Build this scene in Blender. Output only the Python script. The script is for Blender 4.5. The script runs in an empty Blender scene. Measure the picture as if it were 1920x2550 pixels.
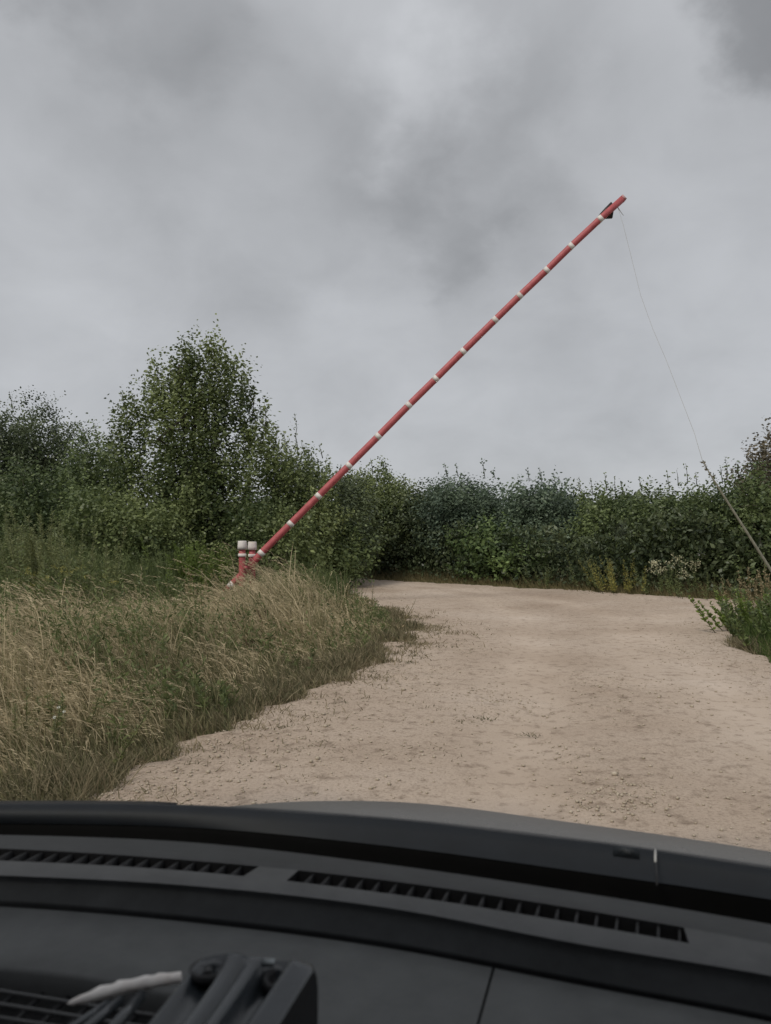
import bpy, math, random
import numpy as np
from mathutils import Vector, Matrix

R_ = math.radians
rng = np.random.default_rng(7)
random.seed(7)
scene = bpy.context.scene
COL = scene.collection

# ------------------------------------------------------------------ camera
EYE = 1.35
F = 1923.0
PITCH = math.atan(55 / F)
cam_d = bpy.data.cameras.new("camera")
cam = bpy.data.objects.new("camera", cam_d)
COL.objects.link(cam)
cam.location = (0, 0, EYE)
cam.rotation_euler = (math.pi / 2 + PITCH, 0, 0)
cam_d.sensor_fit = 'VERTICAL'
cam_d.sensor_height = 36.0
cam_d.lens = 36.0 * F / 2550.0
cam_d.clip_start = 0.02
cam_d.clip_end = 2000
cam_d.dof.use_dof = True
cam_d.dof.focus_distance = 13.0
cam_d.dof.aperture_fstop = 8.5
scene.camera = cam


def ray(px, py):
    """direction (unit forward component) of a point of the 1920x2550 photograph"""
    x = (px - 960.0) / F
    y = (1275.0 - py) / F
    c, s = math.cos(PITCH), math.sin(PITCH)
    return Vector((x, c - y * s, s + y * c))


def at_depth(px, py, d):
    r = ray(px, py)
    k = d / r.y
    return Vector((r.x * k, d, EYE + r.z * k))


def at_drop(px, py, h):
    r = ray(px, py)
    k = h / -r.z
    return Vector((r.x * k, r.y * k, EYE - h))


def dp(x, y):
    return x / 0.8677, y / 0.8677


# ------------------------------------------------------------------ view, world, sun
scene.view_settings.view_transform = 'Standard'
scene.view_settings.look = 'None'
scene.view_settings.gamma = 1.0
scene.view_settings.use_curve_mapping = False
scene.view_settings.exposure = 0.2

SUN_EL, SUN_AZ = R_(50), R_(215)      # azimuth clockwise from +Y: behind and to the left
world = bpy.data.worlds.new("World")
scene.world = world
world.use_nodes = True
wn, wl = world.node_tree.nodes, world.node_tree.links
wn.clear()
w_out = wn.new('ShaderNodeOutputWorld')
w_bg = wn.new('ShaderNodeBackground')
w_bg.inputs['Strength'].default_value = 0.1
wl.new(w_bg.outputs[0], w_out.inputs[0])
sky = wn.new('ShaderNodeTexSky')
sky.sky_type = 'NISHITA'
sky.sun_disc = False
sky.sun_elevation = SUN_EL
sky.sun_rotation = SUN_AZ
tc = wn.new('ShaderNodeTexCoord')


def wmath(op, a, b=None, c=None, clamp=False):
    n = wn.new('ShaderNodeMath')
    n.operation = op
    n.use_clamp = clamp
    for i, v in enumerate((a, b, c)):
        if v is None:
            continue
        if isinstance(v, (int, float)):
            n.inputs[i].default_value = v
        else:
            wl.new(v, n.inputs[i])
    return n.outputs[0]


sep = wn.new('ShaderNodeSeparateXYZ')
wl.new(tc.outputs['Generated'], sep.inputs[0])
zc = wmath('MAXIMUM', sep.outputs[2], 0.0)
den = wmath('ADD', zc, 0.55)
cx_ = wmath('DIVIDE', sep.outputs[0], den)
cy_ = wmath('DIVIDE', sep.outputs[1], den)
comb = wn.new('ShaderNodeCombineXYZ')
wl.new(cx_, comb.inputs[0])
wl.new(cy_, comb.inputs[1])


def wnoise(scale, detail, rough, vec, dist=0.0):
    n = wn.new('ShaderNodeTexNoise')
    n.inputs['Scale'].default_value = scale
    n.inputs['Detail'].default_value = detail
    n.inputs['Roughness'].default_value = rough
    n.inputs['Distortion'].default_value = dist
    wl.new(vec, n.inputs['Vector'])
    return n


n_big = wnoise(2.1, 5, 0.5, comb.outputs[0], 0.3)
n_mid = wnoise(6.0, 6, 0.55, comb.outputs[0], 0.4)
# a warped direction so that placed cloud masses get ragged, soft edges
n_warp = wnoise(5.0, 6, 0.55, comb.outputs[0])
wsub = wn.new('ShaderNodeVectorMath'); wsub.operation = 'SUBTRACT'
wl.new(n_warp.outputs['Color'], wsub.inputs[0]); wsub.inputs[1].default_value = (0.5, 0.5, 0.5)
wsc = wn.new('ShaderNodeVectorMath'); wsc.operation = 'SCALE'
wl.new(wsub.outputs[0], wsc.inputs[0]); wsc.inputs['Scale'].default_value = 0.30
wadd = wn.new('ShaderNodeVectorMath'); wadd.operation = 'ADD'
wl.new(tc.outputs['Generated'], wadd.inputs[0]); wl.new(wsc.outputs[0], wadd.inputs[1])


def mass(px, py, rad, amount, sharp=0.35):
    """a cloud mass (dark if amount < 0) in the direction of that point of the sky"""
    d = ray(px, py).normalized()
    vd = wn.new('ShaderNodeVectorMath'); vd.operation = 'DISTANCE'
    wl.new(wadd.outputs[0], vd.inputs[0]); vd.inputs[1].default_value = d
    mr = wn.new('ShaderNodeMapRange'); mr.interpolation_type = 'SMOOTHSTEP'
    wl.new(vd.outputs['Value'], mr.inputs[0])
    mr.inputs[1].default_value = rad / F * (1 - sharp)
    mr.inputs[2].default_value = rad / F * (1 + sharp)
    mr.inputs[3].default_value = amount
    mr.inputs[4].default_value = 0.0
    return mr.outputs[0]


val = wmath('MULTIPLY_ADD', n_big.outputs['Fac'], 0.55, 0.70)
val = wmath('ADD', val, wmath('MULTIPLY_ADD', n_mid.outputs['Fac'], 0.30, -0.15))
for m in ((2020, -70, 180, -0.34, .35), (1130, 120, 330, -0.10, .6), (1060, 480, 190, -0.08, .7), (1230, 290, 150, -0.07, .6),
          (1060, 215, 135, 0.19, .6), (990, 100, 210, 0.17, .8), (1110, 600, 120, -0.08, .5), (1020, 430, 110, -.06, .5), (1240, 90, 200, -.05, .5), (600, 420, 330, -0.13, .5), (470, 120, 140, -0.12, .5),
          (760, 60, 160, -0.06, .5), (200, 300, 230, 0.06, .5), (150, -60, 130, -0.22, .4), (1560, 260, 260, 0.07, .5),
          (1250, 640, 170, -0.08, .5), (700, 720, 300, 0.07, .6), (150, 620, 200, 0.04, .6), (1700, 650, 260, 0.06, .6)):
    val = wmath('ADD', val, mass(*m))
# overcast: brighter overhead than low down
zen = wmath('MULTIPLY_ADD', wmath('MAXIMUM', wmath('SUBTRACT', zc, 0.5), 0.0), 1.1, 1.0)
low = wmath('MULTIPLY_ADD', wmath('MINIMUM', wmath('MULTIPLY', zc, 2.2), 1.0), -0.10, 1.11)
val = wmath('MULTIPLY', wmath('MULTIPLY', val, zen), low)
cmul = wn.new('ShaderNodeVectorMath'); cmul.operation = 'SCALE'
cmul.inputs[0].default_value = (4.22, 4.24, 4.47)
wl.new(val, cmul.inputs['Scale'])
wmix = wn.new('ShaderNodeMix'); wmix.data_type = 'RGBA'
wmix.inputs['Factor'].default_value = 0.96
wl.new(sky.outputs[0], wmix.inputs['A'])
wl.new(cmul.outputs[0], wmix.inputs['B'])
wl.new(wmix.outputs['Result'], w_bg.inputs['Color'])

sun_d = bpy.data.lights.new("sun", 'SUN')
sun_d.energy = 1.7
sun_d.angle = R_(14)
sun_d.color = (1.0, 0.93, 0.83)
sun = bpy.data.objects.new("sun", sun_d)
COL.objects.link(sun)
sd_ = Vector((math.sin(SUN_AZ) * math.cos(SUN_EL), math.cos(SUN_AZ) * math.cos(SUN_EL), math.sin(SUN_EL)))
sun.rotation_euler = sd_.to_track_quat('Z', 'Y').to_euler()
sun.location = sd_ * 30


# ------------------------------------------------------------------ helpers
def tag(o, label=None, cat=None, group=None, kind=None):
    if label: o['label'] = label
    if cat: o['category'] = cat
    if group: o['group'] = group
    if kind: o['kind'] = kind
    return o


def empty(name, loc=(0, 0, 0), rz=0.0, **kw):
    o = bpy.data.objects.new(name, None)
    o.empty_display_size = 0.2
    COL.objects.link(o)
    o.location = loc
    o.rotation_euler = (0, 0, rz)
    return tag(o, **kw)


def link(name, me, mat, parent=None, world_space=True):
    o = bpy.data.objects.new(name, me)
    if mat is not None and not me.materials:
        me.materials.append(mat)
    COL.objects.link(o)
    if parent is not None:
        o.parent = parent
        if world_space:
            o.matrix_parent_inverse = world_matrix(parent).inverted()
    return o


def world_matrix(o):
    m = Matrix.LocRotScale(o.location, o.rotation_euler, o.scale)
    if o.parent is not None:
        m = world_matrix(o.parent) @ o.matrix_parent_inverse @ m
    return m


class MB:
    """collects verts / faces as arrays, then builds one mesh"""
    def __init__(self):
        self.v, self.q, self.t, self.n, self.a = [], [], [], 0, []

    def add(self, v, quads=None, tris=None, tint=None):
        v = np.asarray(v, dtype=np.float64).reshape(-1, 3)
        if quads is not None and len(quads): self.q.append(np.asarray(quads, dtype=np.int64).reshape(-1, 4) + self.n)
        if tris is not None and len(tris): self.t.append(np.asarray(tris, dtype=np.int64).reshape(-1, 3) + self.n)
        self.v.append(v)
        self.a.append(np.full(len(v), 0.5) if tint is None else np.broadcast_to(tint, (len(v),)))
        self.n += len(v)

    def box(self, c, half, axes=None):
        c = np.array(c, float)
        A = np.eye(3) if axes is None else np.array([list(a) for a in axes], float)
        s = np.array([[x, y, z] for x in (-1, 1) for y in (-1, 1) for z in (-1, 1)], float) * np.array(half, float)
        self.add(c + s @ A, [[0, 1, 3, 2], [4, 6, 7, 5], [0, 4, 5, 1], [2, 3, 7, 6], [0, 2, 6, 4], [1, 5, 7, 3]])

    def tube(self, pts, rad, k=8, cap=True, tint=None, square=False, up=None):
        pts = np.array([list(p) for p in pts], float)
        n = len(pts)
        rad = np.broadcast_to(np.array(rad, float), (n,))
        T = np.gradient(pts, axis=0)
        T /= np.linalg.norm(T, axis=1)[:, None] + 1e-12
        ref = np.array(up if up is not None else ((0, 0, 1) if abs(T[0][2]) < 0.9 else (0, 1, 0)), float)
        A = np.cross(T, ref); A /= np.linalg.norm(A, axis=1)[:, None] + 1e-12
        B = np.cross(A, T)
        ang = (np.arange(k) + (0.5 if square else 0)) * 2 * math.pi / k
        ring = A[:, None, :] * np.cos(ang)[None, :, None] + B[:, None, :] * np.sin(ang)[None, :, None]
        V = pts[:, None, :] + ring * rad[:, None, None]
        i = np.arange(n - 1)[:, None] * k
        j = np.arange(k)[None, :]
        j2 = (j + 1) % k
        Q = np.stack([i + j, i + j2, i + k + j2, i + k + j], -1).reshape(-1, 4)
        V = V.reshape(-1, 3)
        tr = []
        if cap:
            V = np.vstack([V, pts[0], pts[-1]])
            a, b = n * k, n * k + 1
            for jj in range(k):
                tr.append([a, (jj + 1) % k, jj])
                tr.append([b, (n - 1) * k + jj, (n - 1) * k + (jj + 1) % k])
        self.add(V, Q, tr, tint)

    def lathe(self, c, prof, k=20):
        """prof: (radius, z) pairs from the bottom up; around the vertical through c"""
        c = np.array(c, float)
        ang = np.arange(k) * 2 * math.pi / k
        V = []
        for r, z in prof:
            V += [[c[0] + r * math.cos(a), c[1] + r * math.sin(a), c[2] + z] for a in ang]
        Q = [[i * k + j, i * k + (j + 1) % k, (i + 1) * k + (j + 1) % k, (i + 1) * k + j] for i in range(len(prof) - 1) for j in range(k)]
        self.add(V, Q)

    def build(self, name, mat, parent=None, smooth=False, **kw):
        V = np.concatenate(self.v) if self.v else np.zeros((0, 3))
        q = np.concatenate(self.q) if self.q else np.zeros((0, 4), np.int64)
        t = np.concatenate(self.t) if self.t else np.zeros((0, 3), np.int64)
        me = bpy.data.meshes.new(name)
        me.vertices.add(len(V)); me.vertices.foreach_set('co', V.astype(np.float32).ravel())
        nl = q.size + t.size
        me.loops.add(nl)
        me.loops.foreach_set('vertex_index', np.concatenate([q.ravel(), t.ravel()]).astype(np.int32))
        me.polygons.add(len(q) + len(t))
        st = np.concatenate([np.arange(len(q)) * 4, q.size + np.arange(len(t)) * 3]).astype(np.int32)
        me.polygons.foreach_set('loop_start', st)
        if smooth:
            me.polygons.foreach_set('use_smooth', np.ones(len(q) + len(t), bool))
        at = me.attributes.new('tint', 'FLOAT', 'POINT')
        at.data.foreach_set('value', np.concatenate(self.a).astype(np.float32))
        me.update(calc_edges=True)
        o = link(name, me, mat, parent)
        return tag(o, **kw)


def nz(v):
    return v / (np.linalg.norm(v, axis=-1, keepdims=True) + 1e-12)


def add_leaves(mb, P, D, L, W, tint):
    """folded diamond leaves"""
    n = len(P)
    L = np.broadcast_to(L, (n,))[:, None]; W = np.broadcast_to(W, (n,))[:, None]
    r = rng.normal(size=(n, 3))
    S = nz(np.cross(D, r)); N = np.cross(S, D)
    mid = P + D * L * 0.45 - N * W * 0.18
    V = np.stack([P, mid + S * W * 0.5, P + D * L - N * L * 0.12, mid - S * W * 0.5], 1).reshape(-1, 3)
    q = np.arange(n)[:, None] * 4 + np.array([[0, 1, 2, 3]])
    mb.add(V, q, tint=np.repeat(np.broadcast_to(tint, (n,)), 4))


def add_blades(mb, base, h, lean, w, tint, segs=3, droop=0.0):
    """grass blades / stalks bending with the wind; returns tip points and tip directions"""
    n = len(base)
    h = np.broadcast_to(h, (n,)); w = np.broadcast_to(w, (n,))
    s = np.linspace(0, 1, segs + 1)
    ll = np.linalg.norm(lean, axis=1)
    up = 1.0 / np.sqrt(1 + 0.6 * ll ** 2)
    P = []
    for k in s:
        off = lean * (h * (0.35 * k + 0.65 * k ** 2))[:, None]
        z = h * up * (k - droop * k ** 3.0)
        p = base + off
        p[:, 2] += z
        P.append(p)
    P = np.stack(P, 1)
    a = rng.uniform(0, math.pi, n)
    side = np.stack([np.cos(a), np.sin(a) * 0.5, np.zeros(n)], -1) * w[:, None] * 0.5
    V = []
    for i in range(segs):
        f = 1.0 if i < segs - 1 else 0.7
        V += [P[:, i] - side * f, P[:, i] + side * f]
    V.append(P[:, segs])
    V = np.stack(V, 1)
    m = V.shape[1]
    q = np.array([[2 * i, 2 * i + 1, 2 * i + 3, 2 * i + 2] for i in range(segs - 1)]) if segs > 1 else None
    t = np.array([[2 * segs - 2, 2 * segs - 1, 2 * segs]])
    o = (np.arange(n) * m)[:, None, None]
    mb.add(V.reshape(-1, 3), (o + q).reshape(-1, 4) if q is not None else None, (o + t).reshape(-1, 3), tint=np.repeat(np.broadcast_to(tint, (n,)), m))
    return P[:, -1], nz(P[:, -1] - P[:, -2]), P[:, -2]


def material(name, color=(.5, .5, .5), rough=.6, metal=0.0, spec=.5):
    m = bpy.data.materials.new(name)
    m.use_nodes = True
    b = m.node_tree.nodes['Principled BSDF']
    b.inputs['Base Color'].default_value = (*color, 1)
    b.inputs['Roughness'].default_value = rough
    b.inputs['Metallic'].default_value = metal
    b.inputs['Specular IOR Level'].default_value = spec
    return m


def mnoise(m, scale, detail=6, rough=.6, coord='Object'):
    N, Lk = m.node_tree.nodes, m.node_tree.links
    t = N.new('ShaderNodeTexCoord'); n = N.new('ShaderNodeTexNoise')
    n.inputs['Scale'].default_value = scale; n.inputs['Detail'].default_value = detail; n.inputs['Roughness'].default_value = rough
    Lk.new(t.outputs[coord], n.inputs['Vector'])
    return n


def ramp(m, src, stops):
    N, Lk = m.node_tree.nodes, m.node_tree.links
    r = N.new('ShaderNodeValToRGB')
    r.color_ramp.elements[0].position = stops[0][0]; r.color_ramp.elements[0].color = (*stops[0][1], 1)
    r.color_ramp.elements[1].position = stops[-1][0]; r.color_ramp.elements[1].color = (*stops[-1][1], 1)
    for p, c in stops[1:-1]:
        e = r.color_ramp.elements.new(p); e.color = (*c, 1)
    Lk.new(src, r.inputs[0])
    return r.outputs[0]


def bump(m, src, strength, dist):
    N, Lk = m.node_tree.nodes, m.node_tree.links
    b = N.new('ShaderNodeBump'); b.inputs['Strength'].default_value = strength; b.inputs['Distance'].default_value = dist
    Lk.new(src, b.inputs['Height'])
    Lk.new(b.outputs[0], N['Principled BSDF'].inputs['Normal'])
    return b


def leaf_material(name, dark, light, trans=.25, rough=.5):
    m = material(name, dark, rough, spec=.35)
    N, Lk = m.node_tree.nodes, m.node_tree.links
    at = N.new('ShaderNodeAttribute'); at.attribute_name = 'tint'
    c = ramp(m, at.outputs['Fac'], [(0.0, dark), (1.0, light)])
    b = N['Principled BSDF']
    Lk.new(c, b.inputs['Base Color'])
    tr = N.new('ShaderNodeBsdfTranslucent')
    Lk.new(c, tr.inputs['Color'])
    mx = N.new('ShaderNodeMixShader'); mx.inputs[0].default_value = trans
    Lk.new(b.outputs[0], mx.inputs[1]); Lk.new(tr.outputs[0], mx.inputs[2])
    Lk.new(mx.outputs[0], N['Material Output'].inputs['Surface'])
    return m


def worn(name, c1, c2, scale, rough=.6, bstr=.3, bdist=.002, metal=0, spec=.5, lo=.35, hi=.65):
    m = material(name, c1, rough, metal, spec)
    n = mnoise(m, scale)
    m.node_tree.links.new(ramp(m, n.outputs['Fac'], [(lo, c1), (hi, c2)]), m.node_tree.nodes['Principled BSDF'].inputs['Base Color'])
    bump(m, n.outputs['Fac'], bstr, bdist)
    return m


LEAF = {
    'olive': leaf_material('leaf_olive', (0.055, 0.081, 0.030), (0.281, 0.326, 0.132), .3, .42),
    'dark': leaf_material('leaf_dark', (0.039, 0.056, 0.030), (0.170, 0.204, 0.099), .25, .42),
    'teal': leaf_material('leaf_blue_green', (0.044, 0.070, 0.051), (0.196, 0.254, 0.165), .25, .42),
    'mid': leaf_material('leaf_mid', (0.057, 0.084, 0.036), (0.239, 0.294, 0.116), .3, .42),
    'bright': leaf_material('leaf_bright', (0.069, 0.109, 0.024), (0.270, 0.354, 0.085), .35, .45),
    'fresh': leaf_material('leaf_fresh', (0.062, 0.097, 0.038), (0.256, 0.343, 0.124), .3, .42),
    'brown': leaf_material('leaf_brownish', (0.076, 0.067, 0.044), (0.247, 0.207, 0.140), .25, .5),
    'yellow': leaf_material('leaf_yellow', (0.152, 0.155, 0.037), (0.477, 0.430, 0.124), .3, .5),
    'grey': leaf_material('leaf_grey_green', (0.098, 0.115, 0.047), (0.305, 0.320, 0.140), .3, .5),
}
BARK = worn('bark', (.045, .038, .028), (.095, .080, .060), 12, .9, .8, .01)
STEM = leaf_material('green_stem', (.05, .06, .02), (.13, .14, .06), .1)

# ------------------------------------------------------------------ road outline
ROAD = np.array([(-1.75, -9), (-1.62, 2.6), (-1.58, 3.98), (-1.45, 4.54), (-1.16, 5.05), (-.71, 6.15), (-.58, 7.15), (-.12, 8.3), (.14, 9.6),
                 (.46, 11.0), (.28, 12.4), (-.15, 14.6), (-.55, 17.5), (-1.25, 20.8), (-3, 22.6), (-8, 24.3), (-45, 30),
                 (-45, 33.5), (-8, 26.9), (-1.3, 23.6), (2.1, 20.9), (5.0, 17.9), (7.2, 15.7), (12, 13.0), (45, 2.0),
                 (45, -1.6), (12, 9.2), (8.2, 11.2), (5.9, 12.0), (4.9, 11.2), (4.35, 9.6), (3.95, 7.87), (3.55, 5.2), (3.4, 2), (3.4, -9)], float)


def road_sd(X, Y):
    """signed distance to the road's outline: negative on the road"""
    X = np.asarray(X, float); Y = np.asarray(Y, float)
    d = np.full(X.shape, 1e9); inside = np.zeros(X.shape, bool)
    for i in range(len(ROAD)):
        ax, ay = ROAD[i]; bx, by = ROAD[(i + 1) % len(ROAD)]
        ex, ey = bx - ax, by - ay
        t = np.clip(((X - ax) * ex + (Y - ay) * ey) / (ex * ex + ey * ey), 0, 1)
        d = np.minimum(d, np.hypot(X - ax - t * ex, Y - ay - t * ey))
        c = ((ay > Y) != (by > Y)) & (X < (bx - ax) * (Y - ay) / (by - ay + 1e-12) + ax)
        inside ^= c
    return np.where(inside, -d, d)


class VNoise:
    """tileable value noise in 2-D"""
    def __init__(self, seed, n=64):
        self.g = np.random.default_rng(seed).uniform(-1, 1, (n, n)); self.n = n

    def __call__(self, x, y):
        x = np.asarray(x, float); y = np.asarray(y, float)
        xi = np.floor(x).astype(int); yi = np.floor(y).astype(int)
        fx = x - xi; fy = y - yi
        fx = fx * fx * (3 - 2 * fx); fy = fy * fy * (3 - 2 * fy)
        g, n = self.g, self.n
        a = g[xi % n, yi % n]; b = g[(xi + 1) % n, yi % n]; c = g[xi % n, (yi + 1) % n]; d = g[(xi + 1) % n, (yi + 1) % n]
        return (a * (1 - fx) + b * fx) * (1 - fy) + (c * (1 - fx) + d * fx) * fy


vn = VNoise(3); vn2 = VNoise(11)

# ------------------------------------------------------------------ ground
m_ground = material('verge_soil', (.12, .10, .06), .95, spec=.1)
g1 = mnoise(m_ground, 0.6, 8, .65); g2 = mnoise(m_ground, 14, 6, .7)
m_ground.node_tree.links.new(ramp(m_ground, g1.outputs['Fac'], [(.35, (.055, .060, .025)), (.6, (.13, .115, .06))]),
                             m_ground.node_tree.nodes['Principled BSDF'].inputs['Base Color'])
bump(m_ground, g2.outputs['Fac'], .8, .04)

gx = np.concatenate([np.linspace(-900, -45, 10), np.linspace(-40, 40, 161), np.linspace(45, 900, 10)])
gy = np.concatenate([np.linspace(-300, -15, 6), np.linspace(-12, 45, 115), np.linspace(50, 1200, 14)])
GX, GY = np.meshgrid(gx, gy, indexing='ij')
sdg = road_sd(GX, GY)


def ground_z(X, Y, sd=None):
    sd = road_sd(X, Y) if sd is None else sd
    k = np.clip(sd / 2.5, 0, 1)
    return k * (0.05 + 0.05 * vn(np.asarray(X) * .6, np.asarray(Y) * .6)) - 0.035 * np.clip(-sd / .5 + .2, 0, 1)


GZ = ground_z(GX, GY, sdg)
mb = MB()
ny_ = len(gy)
I, J = np.meshgrid(np.arange(len(gx) - 1), np.arange(ny_ - 1), indexing='ij')
Q = np.stack([I * ny_ + J, (I + 1) * ny_ + J, (I + 1) * ny_ + J + 1, I * ny_ + J + 1], -1).reshape(-1, 4)
mb.add(np.stack([GX, GY, GZ], -1).reshape(-1, 3), Q)
mb.build('ground', m_ground, smooth=True, kind='structure', label='grown over earth of the verges around the track')

# gravel track: its own finely bumped sheet whose ragged edge sinks into the verge
m_road = material('sandy_gravel', (.4, .32, .25), .95, spec=.15)
N_, L_ = m_road.node_tree.nodes, m_road.node_tree.links
r1 = mnoise(m_road, 0.45, 5, .6); r2 = mnoise(m_road, 9, 8, .7); r3 = mnoise(m_road, 55, 6, .75)
c1 = ramp(m_road, r1.outputs['Fac'], [(.30, (.355, .276, .214)), (.5, (.440, .354, .284)), (.70, (.505, .418, .348))])
c2 = ramp(m_road, r2.outputs['Fac'], [(.34, (.62, .60, .58)), (.48, (1, 1, 1)), (.68, (1.0, 1.0, 1.0))])
c3 = ramp(m_road, r3.outputs['Fac'], [(.36, (.50, .48, .46)), (.48, (.95, .95, .95)), (.66, (1.08, 1.08, 1.08))])
mx1 = N_.new('ShaderNodeMix'); mx1.data_type = 'RGBA'; mx1.blend_type = 'MULTIPLY'; mx1.inputs['Factor'].default_value = 1
L_.new(c1, mx1.inputs['A']); L_.new(c2, mx1.inputs['B'])
mx2 = N_.new('ShaderNodeMix'); mx2.data_type = 'RGBA'; mx2.blend_type = 'MULTIPLY'; mx2.inputs['Factor'].default_value = .75
L_.new(mx1.outputs['Result'], mx2.inputs['A']); L_.new(c3, mx2.inputs['B'])
at_ = N_.new('ShaderNodeAttribute'); at_.attribute_name = 'tint'
mx3 = N_.new('ShaderNodeMix'); mx3.data_type = 'RGBA'
L_.new(at_.outputs['Fac'], mx3.inputs['Factor'])
mx4 = N_.new('ShaderNodeMix'); mx4.data_type = 'RGBA'; mx4.blend_type = 'MULTIPLY'; mx4.inputs['Factor'].default_value = 1
mx4.inputs['B'].default_value = (1.10, 1.11, 1.12, 1)
L_.new(mx1.outputs['Result'], mx4.inputs['A'])
L_.new(mx2.outputs['Result'], mx3.inputs['A']); L_.new(mx4.outputs['Result'], mx3.inputs['B'])
L_.new(mx3.outputs['Result'], N_['Principled BSDF'].inputs['Base Color'])
b1 = bump(m_road, r2.outputs['Fac'], .3, .012)
b2 = N_.new('ShaderNodeBump'); b2.inputs['Strength'].default_value = .9; b2.inputs['Distance'].default_value = .010
L_.new(r3.outputs['Fac'], b2.inputs['Height']); L_.new(b1.outputs[0], b2.inputs['Normal'])
L_.new(b2.outputs[0], N_['Principled BSDF'].inputs['Normal'])


def rough_patch(X, Y):
    """where loose stones and broken crust show (0..1)"""
    p = vn(X * .9 + 5, Y * .55 + 9) * 1.6 - .25 + .6 * vn2(X * 2.3, Y * 1.7)
    for px, py, rx_, ry_, k in ((.22, 4.75, .30, .40, 1.2), (.42, 5.45, .22, .5, 1.0), (.86, 4.95, .30, .35, 1.0), (2.06, 4.6, .35, .35, 1.1), (1.75, 4.0, .3, .3, 1.2),
                                (1.12, 3.85, .3, .2, .9), (.15, 7.2, .3, .8, .8), (.95, 6.4, .35, .8, .8), (2.1, 6.2, .3, .9, .7), (-.35, 5.0, .4, .3, .6), (.35, 9.4, .4, 1.2, .7)):
        p = p + k * np.exp(-((X - px) / rx_) ** 2 - ((Y - py) / ry_) ** 2)
    return np.clip(p, 0, 1)


TRACKS = [np.array([(.35, 2), (.9, 5), (1.7, 9), (2.2, 12.5), (1.9, 16), (.2, 20), (-4, 24.2)], float),
          np.array([(1.9, 2), (2.5, 5), (3.3, 9), (3.75, 12.0), (3.4, 15.5), (1.4, 19.8), (-3, 24.6)], float),
          np.array([(2.4, 7), (3.1, 10), (4.6, 12.8), (7.5, 13.2), (14, 10)], float)]


def track_wear(X, Y):
    '''how much passing wheels have pressed the gravel (0..1)'''
    w = np.zeros(np.shape(X))
    for tr in TRACKS:
        d = np.full(np.shape(X), 1e9)
        for (ax, ay), (bx, by) in zip(tr[:-1], tr[1:]):
            ex, ey = bx - ax, by - ay
            t = np.clip(((X - ax) * ex + (Y - ay) * ey) / (ex * ex + ey * ey), 0, 1)
            d = np.minimum(d, np.hypot(X - ax - t * ex, Y - ay - t * ey))
        w = np.maximum(w, np.exp(-(d / (.34 + .10 * vn(X * .7, Y * .7))) ** 2))
    return w * np.clip(.75 + .4 * vn2(X * 1.3, Y * .8), 0, 1)


def road_z(X, Y, sd):
    wear = track_wear(X, Y)
    base = 0.012 + 0.012 * vn(X * .8, Y * .5)
    fine = (vn(X * 5, Y * 5) * .5 + vn2(X * 11, Y * 11) * .4 + vn(X * 23, Y * 23) * .25) * (0.004 + 0.030 * rough_patch(X, Y)) * (1 - .75 * wear) - .014 * wear
    edge = sd + .22 * vn(X * 2.1, Y * 2.1) + .12 * vn2(X * 6, Y * 6)
    return base + fine - np.clip(edge + .05, 0, 1) * .16


rx = np.concatenate([np.linspace(-46, -5, 60), np.arange(-4.9, 10, .045), np.linspace(10.1, 46, 60)])
ry = [-9., -4., 0., 2.2]
while ry[-1] < 34:
    ry.append(ry[-1] + max(.028, ry[-1] * .0085))
ry = np.array(ry)
RX, RY = np.meshgrid(rx, ry, indexing='ij')
RS = road_sd(RX, RY)
RZ = road_z(RX, RY, RS)
n2 = len(ry)
I, J = np.meshgrid(np.arange(len(rx) - 1), np.arange(n2 - 1), indexing='ij')
keep = (RS[:-1, :-1] < .55) | (RS[1:, 1:] < .55)
I, J = I[keep], J[keep]
Q = np.stack([I * n2 + J, (I + 1) * n2 + J, (I + 1) * n2 + J + 1, I * n2 + J + 1], -1)
used = np.unique(Q)
remap = np.full(RX.size, -1); remap[used] = np.arange(len(used))
mb = MB()
mb.add(np.stack([RX, RY, RZ], -1).reshape(-1, 3)[used], remap[Q], tint=track_wear(RX, RY).ravel()[used])
mb.build('gravel_road', m_road, smooth=True, kind='structure', label='pale sandy gravel track bending behind the verge')

# loose stones on the track
m_stone = worn('stone', (.33, .275, .205), (.46, .395, .315), 9, .9, .4, .004, spec=.2)
mb = MB()
ico_v = nz(np.array([(0, 0, 1), (.9, 0, .3), (.28, .85, .3), (-.72, .53, .3), (-.72, -.53, .3), (.28, -.85, .3), (0, 0, -.6)], float))
ico_t = np.array([(0, 1, 2), (0, 2, 3), (0, 3, 4), (0, 4, 5), (0, 5, 1), (6, 2, 1), (6, 3, 2), (6, 4, 3), (6, 5, 4), (6, 1, 5)])
n = 90000
Y = 3.2 + 16 * rng.random(n) ** 1.9
X = rng.uniform(-1, 1, n) * (Y * .55 + .8)
sd = road_sd(X, Y)
rp = rough_patch(X, Y)
edge = np.exp(-np.abs(sd + .3) * 1.6)
ok = (sd < .05) & (rng.random(n) < (rp ** 1.3 * 1.0 + edge * .6 + .02) * (1 - .85 * track_wear(X, Y)))
X, Y, sd = X[ok], Y[ok], sd[ok]
n = len(X)
r = .0032 + .0095 * rng.random(n) ** 3 + (rng.random(n) < .015) * .010
Vs = ico_v[None] * rng.uniform(.75, 1.2, (n, 7, 1)) * r[:, None, None] * rng.uniform(.7, 1.3, (n, 1, 3))
Vs[:, :, 2] *= .7
Vs += np.stack([X, Y, road_z(X, Y, sd) + r * .25], -1)[:, None, :]
mb.add(Vs.reshape(-1, 3), None, (ico_t[None] + (np.arange(n) * 7)[:, None, None]).reshape(-1, 3))
mb.build('gravel', m_stone, kind='stuff', label='loose small stones strewn over the track')


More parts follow.
